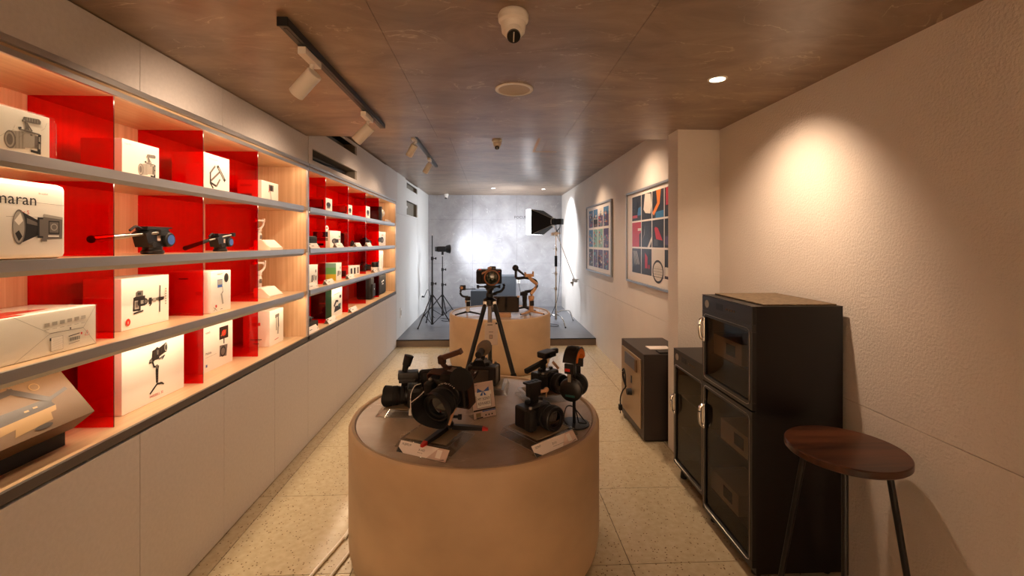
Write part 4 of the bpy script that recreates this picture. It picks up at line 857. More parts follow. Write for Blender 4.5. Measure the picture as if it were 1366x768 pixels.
# camera 4: XLR handle, back right
S4 = 1.25
c4 = photo_camera('black camera with a ribbed audio handle, back right of the near table', (.315, 2.69, ZM), math.radians(38), S4, hump=False, lens=(.045, .075))
obj('top_handle', MB().box(-.012, .012, .0, .03, .112, .16, bev=.003), 'blkm', c4)
hd = obj('ribbed_grip', MB().box(-.125, .045, -.014, .014, .150, .178, bev=.006, T=Matrix.Rotation(math.radians(-12), 4, 'Y')), 'rubber', c4)
obj('audio_box', MB().box(-.02, .075, -.04, .035, .190, .228, bev=.008, T=Matrix.Rotation(math.radians(-4), 4, 'Y')).box(.03, .11, -.012, .022, .20, .232, bev=.008), 'blk', c4)
obj('knob', MB().cyl((-.0, -.038, .205), (.0, -.05, .205), .009, .009, 14), 'blkm', c4)
obj('beige_tag', MB().box(.0, .075, -.002, .002, -.008, .008, T=Matrix.Translation((.03, -.035, .168)) @ Matrix.Rotation(math.radians(45), 4, 'Y'), bev=.001), 'tanplastic', c4)
# camera 5: front right
S5 = 1.32
c5 = photo_camera('small black camera carrying a square receiver, front right of the near table', (.195, 2.160, ZM+.006), math.radians(36), S5, hump=False, lens=(.043, .062), lens_off=.028, wx=.125, hz=.078)
rc = obj('wireless_receiver', MB().box(-.008, .028, -.012, .012, .100, .135, bev=.003).box(-.032, .038, -.018, .018, .135, .20, bev=.005).box(-.045, .038, -.024, .022, .198, .208, bev=.002), 'blk', c5)
obj('led_hole', MB().box(-.035, -.02, -.014, .01, .2082, .2086).box(-.012, .002, -.014, .01, .2082, .2086).box(.01, .026, -.014, .01, .2082, .2086), 'rubber', rc)
obj('beige_plug', MB().cyl((.03, -.005, .15), (.065, -.02, .155), .009, .009, 12).sphere((.07, -.02, .158), .013, 12).tube([(.07, -.02, .155), (.07, -.02, .12)], .0025, 6), 'tanplastic', c5)
# headphones on stand
hs = thing('headphone_stand', 'black headphone stand with a round base on the near table', 'headphone stand', (.414, 2.262, ZT), math.radians(10))
obj('base', MB().lathe([(.076, .0008), (.078, .004), (.076, .008), (.0001, .009)], 48, cap=False), 'blks', hs)
obj('pole', MB().cyl((0, .0, .008), (0, 0, .335), .0085, .0085, 16), 'blks', hs); obj('hook', MB().tube(smooth([(0, -.03, .345), (0, -.02, .338), (0, .02, .338), (0, .03, .345)]), .008, 10), 'blks', hs)
text('SONY', .018, frame((.015, -.058, .0095), (1, .3, 0), (-.3, 1, 0)), 'grey', hs)
hp = thing('headphones', 'black studio headphones with an orange padded headband hanging on the stand', 'headphones', (.414, 2.262, ZT), math.radians(-118))
band = MB(); n = 16; vs = []; fs = []
def bandstrip(r, wdt, th, a0, a1, cz, m):
    vs = []; fs = []
    for i in range(n+1):
        a = math.radians(a0+(a1-a0)*i/n); c, s_ = math.cos(a), math.sin(a)
        for (rr, yy) in ((r, -wdt/2), (r, wdt/2), (r+th, wdt/2), (r+th, -wdt/2)): vs.append((rr*c, yy, cz+rr*s_*.92))
    for i in range(n):
        for k in range(4): a_, b_ = i*4+k, i*4+(k+1) % 4; fs.append((a_, b_, b_+4, a_+4))
    fs += [(3, 2, 1, 0), (n*4, n*4+1, n*4+2, n*4+3)]
    return MB().add(vs, fs)
obj('headband_pad', bandstrip(.050, .070, .026, 12, 168, .315, 0), 'orange', hp, label='orange padded headband lining')
obj('headband', bandstrip(.076, .066, .009, 10, 170, .315, 0), 'blk', hp)
obj('headband_wrap', bandstrip(.060, .040, .027, 60, 168, .315, 0).add([], []), 'blkm', hp)
for sx in (-1, 1):
    yk = obj('yoke', MB().box(sx*.078-.007, sx*.078+.007, -.024, .024, .275, .325, bev=.003).box(sx*.072-.003, sx*.072+.003, -.012, .012, .235, .28), 'blkm' if sx > 0 else 'blkm', hp)
    obj('slider', MB().box(sx*.076-.002, sx*.076+.002, -.008, .008, .235, .278), 'steel', yk)
    cu = obj('ear_cup', MB().axis((sx*.040, 0, .190), (sx, 0, -.05), [(.034, -.012), (.056, -.006), (.059, .008), (.056, .022), (.042, .03), (.024, .033)], 32), 'blk', hp)
    obj('ear_pad', MB().axis((sx*.038, 0, .190), (-sx, 0, 0), [(.052, 0), (.057, .008), (.052, .018), (.034, .022), (.028, .012)], 32), 'rubber', cu)
obj('side_mark', MB().box(.0855, .0885, -.018, .006, .288, .302), 'redink', hp, label='red side badge')
obj('cup_lettering', MB().box(.0735, .0745, -.022, .026, .160, .170), 'teal', hp, label='teal strip of writing on the ear cup')
cbl = [(.04, .0, .16), (.03, .02, .08), (.02, .03, .02)]
obj('cable', MB().tube(smooth(cbl), .0028, 8).tube(smooth([(.02, .03, .02), (-.01, .06, .012), (-.06, .03, .010), (-.08, -.03, .055), (-.03, -.05, .07), (.03, -.045, .03), (.05, -.02, .012)]), .0030, 8), 'rubber', hp)

# ------------------------------------------------------------------ FLOOR TRIPOD with camera, behind the near table
tp = thing('camera_tripod', 'tall black tripod standing between the two round tables', 'tripod', (-.02, 3.62, 0))
apex = Vector((0, 0, 1.13))
for ang, lab in ((222, 0), (-42, 0), (90, 0)):
    a = math.radians(ang); e = Vector((math.cos(a)*.46, math.sin(a)*.46, .002)); s0 = apex+Vector((math.cos(a)*.05, math.sin(a)*.05, -.03)); m_ = s0+(e-s0)*.5
    lg = obj('leg', MB().cyl(s0, m_, .018, .018, 14).cyl(m_, s0+(e-s0)*.96, .0135, .0135, 14), 'blks', tp)
    obj('leg_lock', MB().cyl(s0+(e-s0)*.47, s0+(e-s0)*.52, .022, .022, 14), 'rubber', lg); obj('foot', MB().cyl(s0+(e-s0)*.96, e, .015, .010, 12), 'rubber', lg)
    obj('hinge', MB().cbox(s0, (.03, .03, .05), bev=.004), 'steel', lg)
obj('crown', MB().lathe([(.03, 1.085), (.055, 1.10), (.055, 1.135), (.03, 1.15)], 18), 'blk', tp)
obj('center_column', MB().cyl((0, 0, .95), (0, 0, 1.2), .013, .013, 14), 'steel', tp)
obj('ball_head', MB().lathe([(.026, 1.15), (.03, 1.155), (.03, 1.185), (.022, 1.192), (.024, 1.205), (.034, 1.215), (.034, 1.228)], 20), 'blk', tp)
obj('clamp', MB().box(-.045, .045, -.03, .03, 1.228, 1.246, bev=.003).box(-.03, .03, -.025, .025, 1.246, 1.262, bev=.003), 'blkm', tp)
obj('knob', MB().cyl((-.04, 0, 1.237), (-.09, 0, 1.237), .006, .006, 10).cyl((-.085, 0, 1.237), (-.105, 0, 1.237), .014, .014, 12).cyl((.04, 0, 1.237), (.075, 0, 1.237), .007, .007, 10).cyl((.07, 0, 1.237), (.085, 0, 1.237), .014, .014, 12), 'blkm', tp)
obj('tilt_arm', MB().tube(smooth([(.05, .0, 1.19), (.09, 0, 1.20), (.115, 0, 1.235), (.11, 0, 1.26)]), .010, 10).cyl((.02, 0, 1.175), (.055, 0, 1.185), .012, .012, 10), 'blkm', tp)
CZ = 1.262
c6 = thing('cinema_camera', 'boxy black camera with copper lens ring on top of the tall tripod', 'camera', (-.025, 3.60, CZ))
obj('body', MB().box(-.100, .100, -.035, .045, .0008, .118, bev=.012, seg=3), 'blkm', c6)
obj('grip', MB().box(-.102, -.055, -.058, -.02, .002, .112, bev=.014), 'rubber', c6); obj('viewfinder', MB().box(.0, .055, -.03, .03, .112, .140, bev=.008), 'blk', c6)
ln = obj('lens', MB().axis((.022, -.033, .060), (0, -1, 0), [(.055, 0), (.055, .02), (.058, .03), (.058, .10), (.052, .102), (.049, .085)], 40), 'blk', c6)
obj('filter_ring', MB().axis((.022, -.130, .060), (0, -1, 0), [(.052, 0), (.061, 0), (.061, .008), (.056, .010), (.052, .008)], 40, cap=False), 'copper', ln, label='copper coloured front ring')
obj('front_glass', MB().axis((.022, -.118, .060), (0, -1, 0), [(.05, 0), (.03, .006), (.0001, .009)], 32), 'greenglass', ln)
obj('record_button', MB().axis((-.072, -.035, .112), (0, -.3, 1), [(.010, 0), (.010, .006)], 16), 'redink', c6); obj('logo_dot', MB().cbox((.08, -.036, .10), (.016, .002, .006)), 'redink', c6)
obj('side_plate', MB().box(0, .080, -.004, .004, -.0065, .0065, bev=.002, T=Matrix.Translation((-.062, -.048, .082)) @ Matrix.Rotation(math.radians(-27), 4, 'Y')).box(-.012, .020, -.05, -.035, .118, .136, bev=.003), 'tanplastic', c6, label='beige bracket across the camera front')
tg = thing('hanging_price_tag', 'white price tag hanging from the tall tripod', 'price tag', (.0, 3.50, .795), math.radians(0))
obj('card', MB().box(-.058, .042, -.001, .001, 0, .175), 'paper', tg)
d = Decal(frame((-.058, -.001, 0), (1, 0, 0), (0, 0, 1))); d.rect(.02, .06, .155, .161, 'ink'); d.rect(.03, .065, .1, .104, 'grey'); d.rect(.082, .098, .162, .175, 'ink'); d.rect(.035, .06, .05, .08, 'grey'); d.rect(.0385, .0565, .0535, .0765, 'pink'); d.done(tg, 'print')
obj('string', MB().tube(smooth([(-.005, 0, .172), (-.004, .01, .24), (-.01, .05, .30)]), .0012, 6), 'ink', tg)

# ------------------------------------------------------------------ FAR TABLE
def hand_gimbal(label, loc, rz, m, s=1, arm='blkm', legm=None, feet=1.0):
    t = thing('camera_gimbal', label, 'gimbal', loc, rz); legm = legm or arm
    obj('grip', MB().lathe([(.020*s, .03*s), (.024*s, .036*s), (.021*s, .09*s), (.025*s, .135*s), (.022*s, .15*s)], 18), m, t)
    for k in range(3):
        a = math.radians(80+120*k); e = (math.cos(a)*.15*s*feet, math.sin(a)*.15*s*feet, .0125*s)
        lg = obj('leg', MB().cyl((0, 0, .032*s), e, .010*s, .008*s, 10), legm, t); obj('foot', MB().sphere(e, .009*s, 10), 'rubber', lg)
    obj('control_panel', MB().box(-.02*s, .02*s, -.03*s, -.016*s, .09*s, .14*s, bev=.003), 'blkm', t)
    obj('pan_motor', MB().lathe([(.026*s, .15*s), (.03*s, .155*s), (.03*s, .185*s), (.026*s, .19*s)], 18), arm, t)
    return t
g1 = hand_gimbal('white-handled gimbal with black arm, left side of the far table', (-.31, 5.72, ZT), .3, 'white', 1.2, 'blkm')
obj('side_ring', MB().axis((-.035, -.01, .165), (1, 0, 0), [(.018, 0), (.018, .02), (.012, .02)], 14), 'tanplastic', g1)
obj('arm', MB().tube(smooth([(0, 0, .225), (-.06, 0, .232), (-.095, .0, .27), (-.085, 0, .33)]), .013, 10), 'blkm', g1)
obj('camera_mount', MB().box(-.10, -.03, -.025, .025, .31, .375, bev=.008).cyl((-.09, -.03, .345), (-.09, -.045, .345), .026, .026, 16).box(-.03, .10, -.008, .008, .318, .328), 'blk', g1)
obj('motor_cap', MB().cyl((-.09, -.046, .345), (-.09, -.05, .345), .018, .018, 16), 'tanplastic', g1)
g2 = hand_gimbal('black gimbal with a bent arm, back right of the far table', (.435, 6.02, ZT), -.2, 'blk', 1.35, 'blkm')
obj('arm', MB().tube(smooth([(0, 0, .25), (.10, 0, .27), (.16, .0, .33), (.14, 0, .40), (.02, 0, .44), (-.08, .0, .43), (-.12, 0, .44)]), .020, 10), 'blkm', g2)
obj('camera_mount', MB().cyl((-.12, 0, .44), (-.12, 0, .55), .018, .018, 12).sphere((-.125, -.01, .57), .044, 14).cyl((-.10, 0, .55), (.0, .0, .47), .016, .014, 10), 'blk', g2)
obj('grip_box', MB().box(-.06, -.01, -.03, .03, .20, .25, bev=.006), 'blkm', g2)
g3 = hand_gimbal('tan gimbal with zigzag arm, right side of the far table', (.495, 5.70, ZT), .25, 'tanplastic', 1.25, 'tanplastic', 'tanplastic', .9)
obj('arm', MB().tube([(0, 0, .20), (.0, 0, .26), (.055, 0, .33), (.075, 0, .38), (-.0, 0, .44), (-.045, 0, .50)], .022, 8), 'tanplastic', g3)
obj('phone_clamp', MB().box(-.085, .03, -.02, .02, .475, .515, bev=.005).box(-.09, -.075, -.02, .02, .515, .535).box(.018, .03, -.02, .02, .51, .545), 'tanplastic', g3)
mn = thing('field_monitor', 'black rectangular monitor standing on a tan block on the far table', 'monitor', (.16, 5.62, ZT+.043), math.radians(-4))
obj('housing', MB().box(-.175, .175, -.015, .02, .001, .200, bev=.008), 'blk', mn); obj('screen', MB().box(-.163, .163, -.0165, -.015, .012, .188), 'lensglass', mn)
obj('clip', MB().box(.15, .185, -.02, .01, .185, .205, bev=.004), 'tanplastic', mn)
tag(obj('tan_block', MB().box(-.055, .10, -.10, .08, .0005, .042, bev=.002), 'tanplastic', None, (.13, 5.60, ZT)), 'low tan block under the black monitor on the far table', 'block')
# ------------------------------------------------------------------ STAGE
def cube(label, x0, x1, y0, y1, z1):
    t = tag(obj('foam_cube', MB().box(x0, x1, y0, y1, .0008, z1, bev=.004), 'foam', None, (0, 0, PL)), label, 'cube'); return t
cube('tall grey speckled block on the platform, right one behind the tripod', .02, .50, 9.45, 9.95, .765)
cube('short grey speckled block on the platform, left one behind the tripod', -.44, -.02, 9.2, 9.6, .485)
def light_stand(label, x, y, top, collar, R_, rot, base=.03):
    t = thing('light_stand', label, 'light stand', (x, y, PL))
    obj('column', MB().cyl((0, 0, base), (0, 0, collar+.25), .017, .017, 14).cyl((0, 0, collar+.2), (0, 0, (collar+top)/2+.15), .0135, .0135, 14).cyl((0, 0, (collar+top)/2), (0, 0, top), .010, .010, 12), 'blks', t)
    for z in (collar+.22, (collar+top)/2+.13): obj('clamp', MB().cyl((0, 0, z-.03), (0, 0, z+.03), .024, .024, 14).cyl((.02, 0, z), (.06, 0, z), .008, .008, 8).box(.05, .075, -.006, .006, z-.02, z+.02, bev=.002), 'blkm', t)
    obj('collar', MB().cyl((0, 0, collar-.02), (0, 0, collar+.02), .03, .03, 14), 'blkm', t)
    obj('lower_collar', MB().cyl((0, 0, base), (0, 0, base+.03), .025, .025, 14), 'blkm', t)
    for k in range(3):
        a = rot+2*PI*k/3; c, s_ = math.cos(a), math.sin(a); e = Vector((c*R_, s_*R_, .004)); s0 = Vector((c*.03, s_*.03, collar)); m_ = s0+(e-s0)*.55
        lg = obj('leg', MB().cyl(s0, e, .010, .010, 10), 'blks', t); obj('foot', MB().cyl(s0+(e-s0)*.96, e, .013, .013, 10), 'rubber', lg)
        obj('brace', MB().cyl((c*.02, s_*.02, base+.015), m_, .006, .006, 8), 'blks', lg)
    obj('stud', MB().cyl((0, 0, top), (0, 0, top+.03), .007, .007, 10), 'steel', t)
    return t
light_stand('empty black light stand, left one on the platform', -1.06, 8.0, 1.60, .53, .36, math.radians(235))
light_stand('black light stand carrying a spotlight, on the left of the platform', -.985, 8.95, 1.20, .42, .42, math.radians(-35))
cob = thing('studio_spotlight', 'black studio spotlight with round reflector aimed across the platform', 'studio light', (-.985, 8.95, PL+1.345), math.radians(22))
obj('housing', MB().box(-.11, .05, -.055, .055, -.055, .055, bev=.008).box(-.02, .02, -.02, .02, -.115, -.05, bev=.003), 'blks', cob)
obj('cooling_fins', MB().box(-.125, -.11, -.045, .045, -.045, .045).box(-.14, -.132, -.045, .045, -.045, .045), 'blkm', cob)
obj('reflector', MB().axis((.05, 0, 0), (1, 0, 0), [(.045, 0), (.07, .03), (.088, .10), (.085, .10), (.06, .02)], 28, cap=False), 'blk', cob)
obj('lamp', MB().axis((.06, 0, 0), (1, 0, 0), [(.045, 0), (.045, .004)], 20), 'cool_lens', cob)
light('spot_lamp', 'SPOT', (-.80, 9.05, PL+1.345), (.95, 10.3, 1.62), P_COB, COOL, .07, 128, .9)
# cable tangle
tag(obj('power_cable', MB().tube(smooth([(-1.40, 9.3, 1.0-.55), (-1.30, 9.2, .62), (-1.2, 9.0, .35), (-1.15, 8.9, PL+.01), (-.9, 8.7, PL+.008), (-.7, 8.6, PL+.008), (-.85, 8.45, PL+.008), (-.95, 8.5, PL+.008)]), .006, 6), 'rubber'), 'black power cable trailing from the wall socket behind the light stands', 'cable')
ps = tag(obj('power_adapter', MB().cbox((0, 0, .025), (.12, .06, .05), bev=.006), 'blkm', None, (-.62, 8.50, PL)), 'small black power adapter on the platform floor', 'adapter')
t = thing('wall_socket', 'white socket with a black plug on the left wall above the platform', 'socket', (XL, 9.30, .47)); obj('plate', MB().box(0, .008, -.05, .05, -.06, .06, bev=.002), 'white', t); obj('plug', MB().cyl((.008, 0, 0), (.05, 0, 0), .018, .015, 12), 'blkm', t)
t = thing('wall_switch', 'white switch plate on the left wall at the platform step', 'switch', (XL, 7.2, .47)); obj('plate', MB().box(0, .008, -.045, .045, -.08, .08, bev=.002), 'white', t); obj('rocker', MB().box(.008, .011, -.02, .02, -.04, .04), 'lgrey', t)
t = thing('wall_socket', 'white socket on the back stone wall right of the tall grey block', 'socket', (.60, YB, .70)); obj('plate', MB().box(-.04, .04, -.01, 0, -.06, .06, bev=.002), 'white', t); obj('insert', MB().box(-.02, .02, -.014, -.01, -.03, .03), 'lgrey', t)
tag(obj('cable', MB().tube(smooth([(.60, 10.28, .66), (.64, 10.1, .45), (.75, 9.9, .2), (.9, 9.6, PL+.008)]), .005, 6), 'rubber'), 'thin black cable hanging from the back wall socket', 'cable')
# C-stand with softbox
cs = thing('c_stand', 'chrome C-stand with turtle base holding the softbox', 'light stand', (1.18, 8.30, PL))
obj('column', MB().cyl((0, 0, .03), (0, 0, .9), .0175, .0175, 16).cyl((0, 0, .9), (0, 0, 1.3), .0145, .0145, 16).cyl((0, 0, 1.3), (0, 0, 1.62), .011, .011, 14), 'chrome', cs)
obj('grip_sleeve', MB().cyl((0, 0, 1.03), (0, 0, 1.23), .026, .026, 16), 'rubber', cs, label='black rubber sleeve')
for z in (.62, .9, 1.35): obj('collar', MB().cyl((0, 0, z-.03), (0, 0, z+.03), .026, .026, 14).cyl((.0, 0, z), (-.07, -.01, z+.01), .006, .006, 8), 'steel', cs)
for pts in (((0, 0, .17), (.12, .03, .21), (.25, .06, .20), (.29, .08, .15), (.34, .12, .008)), ((0, 0, .14), (.03, -.25, .16), (.05, -.42, .14), (.07, -.50, .08), (.08, -.60, .008)), ((0, 0, .11), (-.12, .10, .14), (-.26, .22, .13), (-.30, .26, .08), (-.33, .29, .008))):
    lg = obj('leg', MB().tube(smooth(pts, 5), .0125, 10), 'chrome', cs); obj('foot', MB().sphere((pts[-1][0], pts[-1][1], .014), .015, 10), 'rubber', lg)
obj('leg_hub', MB().cyl((0, 0, .05), (0, 0, .22), .024, .024, 14), 'steel', cs)
obj('grip_head', MB().cyl((0, -.05, 1.64), (0, .05, 1.64), .036, .036, 20).cyl((0, -.07, 1.64), (0, -.05, 1.64), .012, .012, 10).box(-.09, -.03, -.01, .01, 1.60, 1.66, bev=.003).box(.03, .09, -.01, .01, 1.63, 1.66, bev=.003).cyl((0, 0, 1.58), (0, 0, 1.66), .02, .02, 12), 'steel', cs)
bm_ = obj('boom_arm', MB().cyl((-.05, -.03, 1.80), (.33, -.12, .78), .008, .008, 12), 'chrome', cs)
obj('end_clamp', MB().cyl((.30, -.15, .79), (.36, -.09, .77), .032, .032, 18).box(.25, .31, -.13, -.11, .72, .76, bev=.004).cyl((.34, -.12, .80), (.40, -.12, .80), .007, .007, 8).box(.28, .3, -.13, -.11, .68, .74, bev=.003), 'steel', bm_)
sb = thing('softbox_light', 'black square softbox with a lit white front, pointing left on the chrome stand', 'studio light', (1.20, 8.30, PL+1.86), math.radians(-36))
# local: -x is the lit front
fx = -.42; w2 = .235
v = [(fx, -w2, -w2), (fx, w2, -w2), (fx, w2, w2), (fx, -w2, w2), (-.05, -.05, -.05), (-.05, .05, -.05), (-.05, .05, .05), (-.05, -.05, .05)]
obj('hood', MB().add(v, [(0, 1, 5, 4), (1, 2, 6, 5), (2, 3, 7, 6), (3, 0, 4, 7)]), 'fabric_blk', sb)
obj('front_diffuser', MB().box(fx-.105, fx+.002, -w2, w2, -w2, w2, bev=.004), 'soft', sb)
rd = MB()
for a, b in ((0, 4), (1, 5), (2, 6), (3, 7)): rd.tube([v[a], v[b]], .004, 6)
obj('seam_rod', rd, 'lgrey', sb)
obj('lamp_head', MB().cyl((-.09, 0, 0), (-.04, 0, 0), .07, .07, 24).box(-.04, .11, -.055, .055, -.055, .055, bev=.008), 'blks', sb)
obj('speed_ring', MB().axis((-.095, 0, 0), (1, 0, 0), [(.075, 0), (.085, .004), (.085, .014), (.075, .018)], 24, cap=False), 'steel', sb)
obj('yoke', MB().tube(smooth([(.02, -.07, .0), (.02, -.075, -.10), (.0, 0, -.16), (.02, .075, -.10), (.02, .07, 0)]), .008, 8).cyl((0, 0, -.22), (0, 0, -.15), .014, .014, 12), 'blkm', sb)
text('softbox', .03, frame((-.34, -.19, .02), (1, .45, 0), (0, 0, 1)), 'white', sb, 'badge')
light('softbox_lamp', 'AREA', (.755, 8.623, PL+1.86), (-.6, 9.1, PL+1.70), P_SOFT, COOL, .45)
tag(obj('power_cable', MB().tube(smooth([(1.24, 8.30, 1.85), (1.26, 8.26, 1.4), (1.24, 8.25, .9), (1.18, 8.2, .5), (1.0, 8.1, PL+.02), (1.02, 7.9, PL+.008), (1.15, 7.85, PL+.008), (1.16, 8.0, PL+.008), (1.02, 8.08, PL+.01)]), .005, 6), 'rubber'), 'black cable looping down the chrome stand to the platform', 'cable')

# ------------------------------------------------------------------ PICTURES on the right wall
def picture(label, y0, y1, z0, z1, grid, seed, margins):
    t = thing('framed_picture', label, 'picture', (XRF, (y0+y1)/2, (z0+z1)/2))
    W = (y1-y0)/2; Hh = (z1-z0)/2; x = -.03; fw = .022
    obj('frame', MB().box(x, 0, -W, W, Hh-fw, Hh, bev=.002).box(x, 0, -W, W, -Hh, -Hh+fw, bev=.002).box(x, 0, -W, -W+fw, -Hh+fw, Hh-fw, bev=.002).box(x, 0, W-fw, W, -Hh+fw, Hh-fw, bev=.002), 'frame_m', t)
    obj('mount_board', MB().box(-.012, -.004, -W+fw, W-fw, -Hh+fw, Hh-fw), 'mount', t)
    rnd = random.Random(seed)
    # print face looks towards -x; u runs -y (to the viewer's right is -y), v up
    F = frame((-.012, W-fw, -Hh+fw), (0, -1, 0), (0, 0, 1)); iw = 2*(W-fw); ih = 2*(Hh-fw)
    mx, bot, topm, g = margins; g2 = g; cw = (iw-2*mx-3*g)/4; ch = (ih-bot-topm-2*g)/3
    for r in range(3):
        for c in range(4):
            u0 = mx+c*(cw+g); v0 = ih-topm-(r+1)*ch-r*g
            d = Decal(F @ Matrix.Translation((u0, v0, 0)), .0008); grid(d, cw, ch, r, c, rnd); d.done(t, 'photo_print')
    obj('signature', MB().add([(-.0125, -W+.09, -Hh+.05), (-.0125, -W+.03, -Hh+.05), (-.0125, -W+.03, -Hh+.054), (-.0125, -W+.09, -Hh+.054)], [(0, 1, 2, 3)]), 'grey', t)
    obj('glass', MB().box(-.020, -.018, -W+fw, W-fw, -Hh+fw, Hh-fw), 'picglass', t)
    return t
def gridA(d, w_, h, r, c, rnd):
    d.rect(0, w_, 0, h, 'darkpic')
    if (r, c) == (0, 0): d.poly([(w_*.6, h*.2), (w_, h*.2), (w_, h*.55), (w_*.7, h*.5)], 'bluepic'); d.rect(.02, w_*.6, .03, .06, 'redpic')
    elif (r, c) == (0, 1): d.poly([(w_*.35, h), (w_*.2, h*.4), (w_*.4, .25*h), (w_*.9, h*.2), (w_, h*.5), (w_*.9, h*.95)], 'whitepic')
    elif (r, c) == (0, 2): d.poly([(w_*.35, h), (w_*.75, h), (w_*.65, h*.5), (w_*.15, h*.1), (0, h*.2), (w_*.45, h*.55)], 'orpic'); d.poly([(w_*.3, 0), (w_, 0), (w_, h*.25), (w_*.3, h*.22)], 'bluepic')
    elif (r, c) == (0, 3): d.rect(w_*.1, w_*.4, h*.4, h, 'redpic')
    elif (r, c) == (1, 0): d.poly([(0, 0), (w_*.8, 0), (w_*.8, h*.5), (w_, h*.6), (w_, h), (0, h)], 'redpic'); d.rect(w_*.65, w_, h*.65, h*.75, 'whitepic')
    elif (r, c) == (1, 1): d.poly([(0, h*.2), (w_*.3, h*.5), (w_*.35, h*.95), (w_*.28, h*.5)], 'whitepic'); d.poly([(w_*.6, 0), (w_, h*.4), (w_, h*.25), (w_*.8, 0)], 'whitepic')
    elif (r, c) == (1, 2): d.poly([(w_*.2, h*.7), (w_*.35, h*.3), (w_*.9, h*.25), (w_*.5, h*.7), (w_*.3, h*.75)], 'redpic'); d.rect(w_*.15, w_*.5, h*.05, h*.3, 'gold_d')
    elif (r, c) == (2, 0):
        for k in range(5): d.poly([(w_*(.1+.1*k), h*.9), (w_*(.15+.1*k), h*.9), (w_*(.35+.12*k), h*(.3+.02*k)), (w_*(.3+.12*k), h*.35)], 'lgrey')
    elif (r, c) == (2, 1): d.poly([(w_*.35, h*.25), (w_*.6, h*.25), (w_*.6, h*.7), (w_*.35, h*.85)], 'redpic'); d.rect(w_*.7, w_*.8, h*.25, h*.4, 'redpic')
    elif (r, c) == (2, 2):
        d.rect(0, w_, 0, h, 'whitepic'); d.ell(w_*.5, h*.2, w_*.48, h*.42, 'ink', 30); d.ell(w_*.5, h*.2, w_*.4, h*.34, 'whitepic', 30); d.rect(0, w_, 0, .005, 'ink')
        for k in range(6): d.line(w_*(.2+.12*k), .02, w_*(.2+.12*k), h*.4, .003, 'grey')
        for k in range(3): d.line(w_*.12, h*(.1+.1*k), w_*.88, h*(.1+.1*k), .003, 'grey')
    else:
        d.rect(.01, w_-.01, h*.1, h*.4, 'whitepic' if r == 2 else 'purpic'); d.rect(w_*.3, w_*.5, h*.2, h*.3, 'redpic')
def gridB(d, w_, h, r, c, rnd):
    base = ['purpic', 'darkpic', 'purpic', 'purpic', 'bluepic', 'teapic', 'teapic', 'purpic', 'darkpic', 'purpic', 'purpic', 'purpic'][r*4+c]
    d.rect(0, w_, 0, h, base)
    if r == 0: d.rect(0, w_, h*.6, h, 'bluepic' if c != 2 else 'whitepic')
    pal = ['redpic', 'skin', 'whitepic', 'bluepic', 'purpic', 'teapic', 'darkpic']
    for k in range(22):
        x, y = rnd.uniform(.05, .75)*w_, rnd.uniform(.03, .8)*h; d.rect(x, x+w_*rnd.uniform(.06, .22), y, y+h*rnd.uniform(.03, .14), rnd.choice(pal))
picture('silver-framed poster of dark and red photographs, nearer one on the right wall', 3.585, 5.235, 1.140, 2.160, gridA, 1, (.172, .094, .042, .018))
picture('silver-framed poster of small city photographs, farther one on the right wall', 5.91, 7.486, 1.125, 2.168, gridB, 2, (.145, .06, .055, .035))

# ------------------------------------------------------------------ SAFE, DRY CABINETS, STOOL
sx0, sy0, sy1, sz = 1.205, 3.53, 4.15, .70
t = thing('safe', 'dark brown steel safe with champagne door behind the pillar', 'safe', (1.40, 3.84, 0))
T = Matrix.Translation((-1.40, -3.84, 0))
obj('body', MB().box(sx0, 1.595, sy0, sy1, .015, sz, bev=.006, T=T), 'safe', t)
obj('plinth', MB().box(sx0+.02, 1.58, sy0+.02, sy1-.02, .0008, .015, T=T), 'blkm', t)
dr = obj('door', MB().box(sx0-.012, sx0-.001, sy0+.055, sy1-.045, .085, sz-.055, bev=.003, T=T), 'safedoor', t, label='champagne coloured door')
obj('keypad', MB().box(sx0-.022, sx0-.012, 3.70, 3.98, .52, .62, bev=.003, T=T), 'safepad', dr); obj('brass_edge', MB().box(sx0-.023, sx0-.012, 3.66, 3.70, .52, .62, T=T), 'gold', dr)
obj('keyhole', MB().box(sx0-.018, sx0-.012, 3.80, 3.82, .39, .45, T=T), 'safepad', dr); obj('handle', MB().cyl((sx0-.012, 3.82, .31), (sx0-.05, 3.82, .31), .03, .026, 18, T=T), 'blkm', dr)
tag(obj('charger_cable', MB().tube(smooth([(1.17, 3.90, .33), (1.165, 3.96, .38), (1.165, 3.98, .44), (1.168, 3.95, .47), (1.165, 3.90, .43), (1.165, 3.89, .33), (1.165, 3.96, .28), (1.16, 4.02, .20), (1.16, 4.03, .12)]), .006, 8)
    .tube(smooth([(1.17, 3.89, .33), (1.165, 3.95, .41), (1.165, 3.93, .46)]), .006, 8).cbox((1.16, 4.03, .10), (.03, .035, .05), bev=.005).cyl((1.16, 4.03, .075), (1.16, 4.03, .045), .004, .004, 6), 'rubber'), 'black plug and coiled cable hanging from the safe knob', 'cable')
tag(obj('paper_card', MB().box(-.09, .09, -.055, .055, .0005, .006), 'paper', None, (1.40, 3.74, sz)), 'white card lying on top of the safe', 'card')
tag(obj('dark_folder', MB().box(-.08, .1, -.11, -.02, .0005, .012, bev=.002), 'cabtop', None, (1.42, 3.66, sz)), 'dark flat folder on the safe in front of the card', 'folder')
